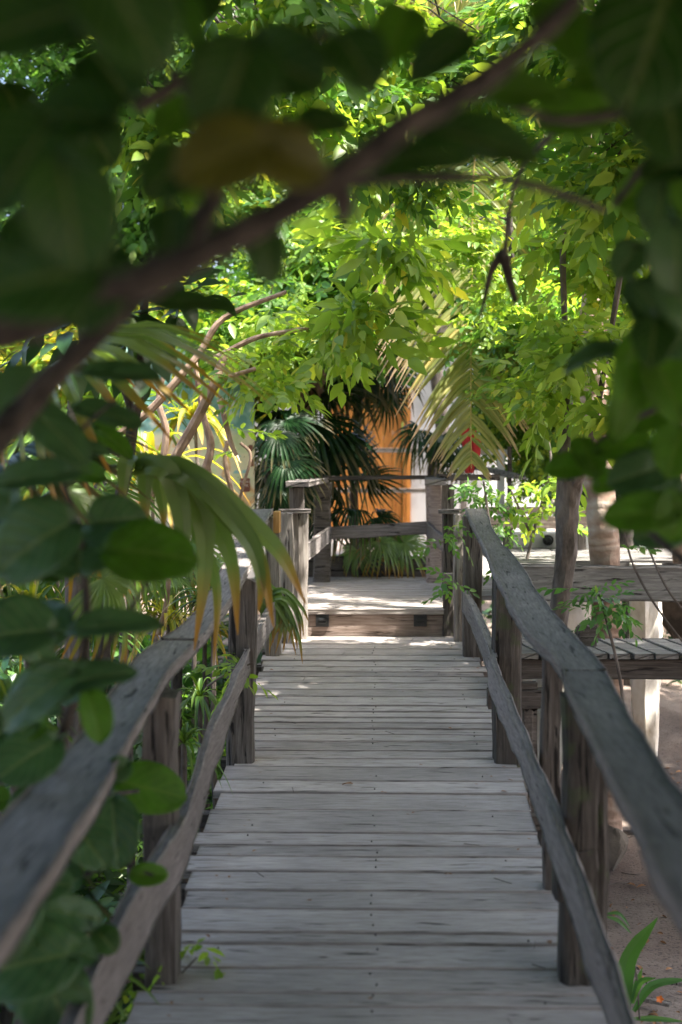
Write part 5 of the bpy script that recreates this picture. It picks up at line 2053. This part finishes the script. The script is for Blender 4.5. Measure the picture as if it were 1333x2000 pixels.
sgr = thing('sea_grape_tree', 'round-leaved tree at the right edge with two large bright green leaves', 'tree', (2.2, 2.2, GZ), BR)
mb = MB()
for pts in ([(2700, 3400, 2.4, 60), (2300, 2000, 2.4, 56), (1900, 1000, 2.5, 50), (1620, 500, 2.5, 44), (1450, 250, 2.4, 30), (1380, 100, 2.3, 26)],
            [(1700, 1200, 2.6, 16), (1420, 1150, 2.7, 12), (1330, 1090, 2.8, 8), (1270, 1040, 2.9, 6), (1200, 975, 3.0, 4)],
            [(1600, 900, 2.6, 18), (1400, 830, 2.8, 12), (1300, 780, 2.9, 9), (1230, 720, 3.0, 6)],
            [(1650, 500, 2.4, 16), (1420, 300, 2.4, 12), (1290, 300, 2.4, 10), (1200, 400, 2.5, 5)], [(1300, 790, 2.9, 6), (1200, 840, 3, 5), (1120, 900, 3.05, 3)]):
    p_, r_ = pxpath(pts)
    tube(mb, p_, r_, 12, 0, .07)
mb.build('branches', M['barkD'], sgr)
H = [
    (1280, 60, 1.7, 330, 280, 250, (.4, .1), 'lfSea'), (1310, 220, 1.8, 220, 200, 280, (.3, -.2), 'lfSea'), (1290, 400, 2.4, 120, 100, 260, (.6, 0), 'lfSeaM'),
    (1325, 500, 2.2, 150, 140, 270, (.3, .1), 'lfSeaM'), (1200, 130, 2.2, 170, 130, 200, (.5, .1), 'lfSeaB'), (1120, 220, 2.2, 150, 130, 200, (.5, .2), 'lfSeaB'),
    (1265, 600, 2.6, 140, 100, 275, (.7, .2), 'lfSeaM'), (1160, 690, 2.8, 125, 95, 172, (1.6, -.1), 'lfSeaM'), (1235, 760, 2.6, 210, 95, 262, (.2, .4), 'lfSeaB'),
    (1310, 760, 2.6, 150, 120, 290, (.4, .1), 'lfSeaB'), (1215, 868, 3.0, 120, 84, 185, (.6, .1), 'lfSeaB'), (1245, 925, 2.9, 130, 100, 200, (.5, .2), 'lfSeaM'),
    (1265, 945, 2.95, 140, 140, 150, (.3, .3), 'lfSeaM'), (1250, 1000, 2.8, 150, 92, 182, (.3, .0), 'lfSeaB'), (1105, 912, 3.0, 88, 66, 185, (.5, .1), 'lfSeaB'),
    (1150, 885, 3.0, 96, 80, 100, (.3, .3), 'lfSeaB'), (1325, 1010, 2.8, 100, 120, 260, (.2, .2), 'lfSeaB'), (1250, 810, 3.0, 110, 90, 200, (.5, .1), 'lfSeaB'),
    (1320, 880, 2.8, 120, 110, 250, (.4, .1), 'lfSeaB'), (1290, 1040, 3.1, 110, 80, 190, (.4, .2), 'lfSeaM'), (1190, 940, 3.2, 70, 60, 200, (.6, .1), 'lfSeaB'),
    (1335, 650, 2.5, 120, 110, 240, (.6, .2), 'lfSeaM'), (1310, 320, 2.3, 120, 100, 200, (.8, .2), 'lfSea'), (1230, 500, 2.6, 100, 80, 240, (.9, .3), 'lfSeaM'),
]
for k, (a, b, d, l, w_, an, ti, m_) in enumerate(H):
    hero_leaf(sgr, a, b, d, l * .92, w_ * .92, an, ti, m_, k)
for k in range(7):
    a, b = rng.uniform(1230, 1390), rng.uniform(300, 680)
    hero_leaf(sgr, a, b, rng.uniform(2.2, 3.2), rng.uniform(80, 125), rng.uniform(70, 110), rng.uniform(180, 360), (rng.uniform(.2, 1), rng.uniform(-.4, .4)), ['lfSea', 'lfSeaM', 'lfSeaB', 'lfSeaM'][k % 4], k)
shade_crown(sgr, [((.4, -3.2, 2.9), (4.6, 4.2, 4.3), 13500), ((.6, -2.6, 0), (2.4, -1.8, 3), 800), ((.6, 4.2, 4.1), (4.4, 6.2, 5.0), 4200), ((3.6, 10.4, 3.9), (6.5, 12.8, 5), 1300), ((1.6, 6.0, 4.6), (4.6, 8.6, 5.2), 1300), ((2.6, 3.2, 2.6), (5.6, 7.5, 4.4), 2400)])  # overhead canopy, plus unseen leaf masses added to shade deck, sand and foreground

# low round-leaved shoots along the left rail
sgs = thing('sea_grape_shrub', 'round-leaved shrub leaning over the near left handrail', 'shrub', (-1.3, 3.2, GZ), BR)
mb = MB()
for pts in ([(-250, 2400, 3.4, 16), (-80, 1900, 3.3, 14), (60, 1600, 3.2, 12), (150, 1350, 3.1, 10), (170, 1200, 3.0, 9), (160, 1060, 3.0, 6)],
            [(60, 1600, 3.2, 8), (180, 1560, 3.5, 6), (270, 1545, 3.7, 4)], [(150, 1350, 3.1, 6), (230, 1230, 3.0, 5), (300, 1120, 3.0, 4)],
            [(-80, 1900, 3.3, 9), (80, 1760, 3.4, 6), (220, 1690, 3.5, 5), (300, 1710, 3.5, 3)],
            [(160, 1060, 3.0, 6), (120, 900, 2.9, 6), (180, 820, 2.9, 4), (230, 780, 2.9, 3)]):
    p_, r_ = pxpath(pts)
    tube(mb, p_, r_, 9, 0, .07)
mb.build('branches', M['barkD'], sgs)
H = [
    (155, 1060, 3.0, 175, 175, 100, (.5, .1), 'lfSeaM'), (300, 1075, 2.9, 190, 140, 10, (.5, .1), 'lfSeaB'), (60, 1060, 2.7, 200, 170, 220, (.4, 0), 'lfSeaM'),
    (240, 1010, 3.1, 130, 100, 40, (.6, .2), 'lfSeaM'), (215, 805, 3.0, 150, 85, 2, (.7, 0), 'lfSeaM'), (240, 728, 2.9, 170, 70, 345, (1.1, 0), 'lfSeaM'),
    (110, 840, 2.6, 190, 90, 330, (.6, .2), 'lfSeaM'), (60, 930, 2.6, 190, 90, 190, (.8, 0), 'lfSeaM'), (230, 1215, 2.9, 190, 80, 352, (.9, 0), 'lfSeaM'),
    (170, 1320, 2.9, 210, 95, 5, (.8, 0), 'lfSeaM'), (60, 1360, 2.8, 200, 120, 200, (.5, .1), 'lfSeaM'), (190, 1400, 2.9, 110, 70, 300, (.5, .2), 'lfSeaB'),
    (300, 1540, 3.8, 150, 108, 5, (.4, .05), 'lfSeaB'), (225, 1630, 3.5, 150, 120, 290, (.3, .3), 'lfSeaM'), (295, 1708, 3.5, 80, 54, 345, (.6, .1), 'lfSeaB'),
    (150, 1785, 3.2, 135, 85, 350, (.6, .1), 'lfSeaM'), (60, 1700, 3.1, 160, 110, 210, (.5, .1), 'lfSeaM'), (50, 1480, 3.0, 150, 110, 240, (.4, .1), 'lfSeaM'),
    (130, 1850, 3.1, 150, 80, 340, (.8, .1), 'lfSeaM'), (40, 1880, 2.9, 220, 170, 200, (.4, 0), 'lfSeaM'), (110, 1960, 2.9, 180, 140, 300, (.4, .1), 'lfSeaM'),
    (20, 1230, 2.8, 170, 150, 200, (.5, .1), 'lfSeaM'), (90, 1200, 3.0, 150, 110, 120, (.5, .1), 'lfSeaM'), (170, 1640, 3.3, 150, 100, 320, (.4, .2), 'lfSeaM'),
    (20, 1790, 2.9, 180, 150, 250, (.4, .1), 'lfSeaM'), (30, 780, 2.4, 150, 120, 240, (.5, .1), 'lfSeaM'),
]
for k, (a, b, d, l, w_, an, ti, m_) in enumerate(H):
    hero_leaf(sgs, a, b, d, l * .9, w_ * rng.uniform(.85, 1.1), an + rng.uniform(-22, 22), (ti[0] + rng.uniform(-.1, .5), ti[1] + rng.uniform(-.4, .4)), m_, k + 50)
for k in range(34):
    a, b = rng.uniform(-30, 250), rng.uniform(760, 1960)
    hero_leaf(sgs, a, b, rng.uniform(3.0, 4.3), rng.uniform(50, 95), rng.uniform(40, 80), rng.uniform(150, 380), (rng.uniform(.2, 1.3), rng.uniform(-.6, .6)), ['lfSeaM', 'lfSea', 'lfSeaB', 'lfSea'][k % 4], k)

# a little litter caught along the boards' edges and gaps, too much to count
mb = MB()
n_ = 110
ly = rng.uniform(3.8, 10.0, n_)
lx = np.where(rng.random(n_) < .7, np.where(rng.random(n_) < .5, -1, 1) * rng.uniform(.5, .68, n_), rng.uniform(-.6, .6, n_))
lp_ = np.stack([lx, ly, [dz(q) + .006 for q in ly]], 1)
scatter(mb, [leaf_tpl(.022, .010, 2, 3, 'oval', .4, .1, 0, 5), leaf_tpl(.014, .005, 2, 2, 'oval', .3, .1, 0, 6)], lp_, 0, pitch=(-.1, .1), roll=.2)
for k in range(16):
    x, y = rng.uniform(-.6, .6), rng.uniform(4, 10)
    a, L = rng.uniform(0, 6.28), rng.uniform(.03, .09)
    c = np.array([x, y, dz(y) + .005])
    d_ = np.array([math.cos(a), math.sin(a), 0]) * L
    d_[2] = slope(y) * d_[1]
    tube(mb, [c, c + d_ * .5, c + d_], .0016, 5, 1)
o = mb.build('deck_litter', [M['dryleaf'], M['bark']])
o['kind'] = 'stuff'
tag(o, 'tiny dry leaf bits and twigs scattered over the boardwalk planks', 'leaf litter')
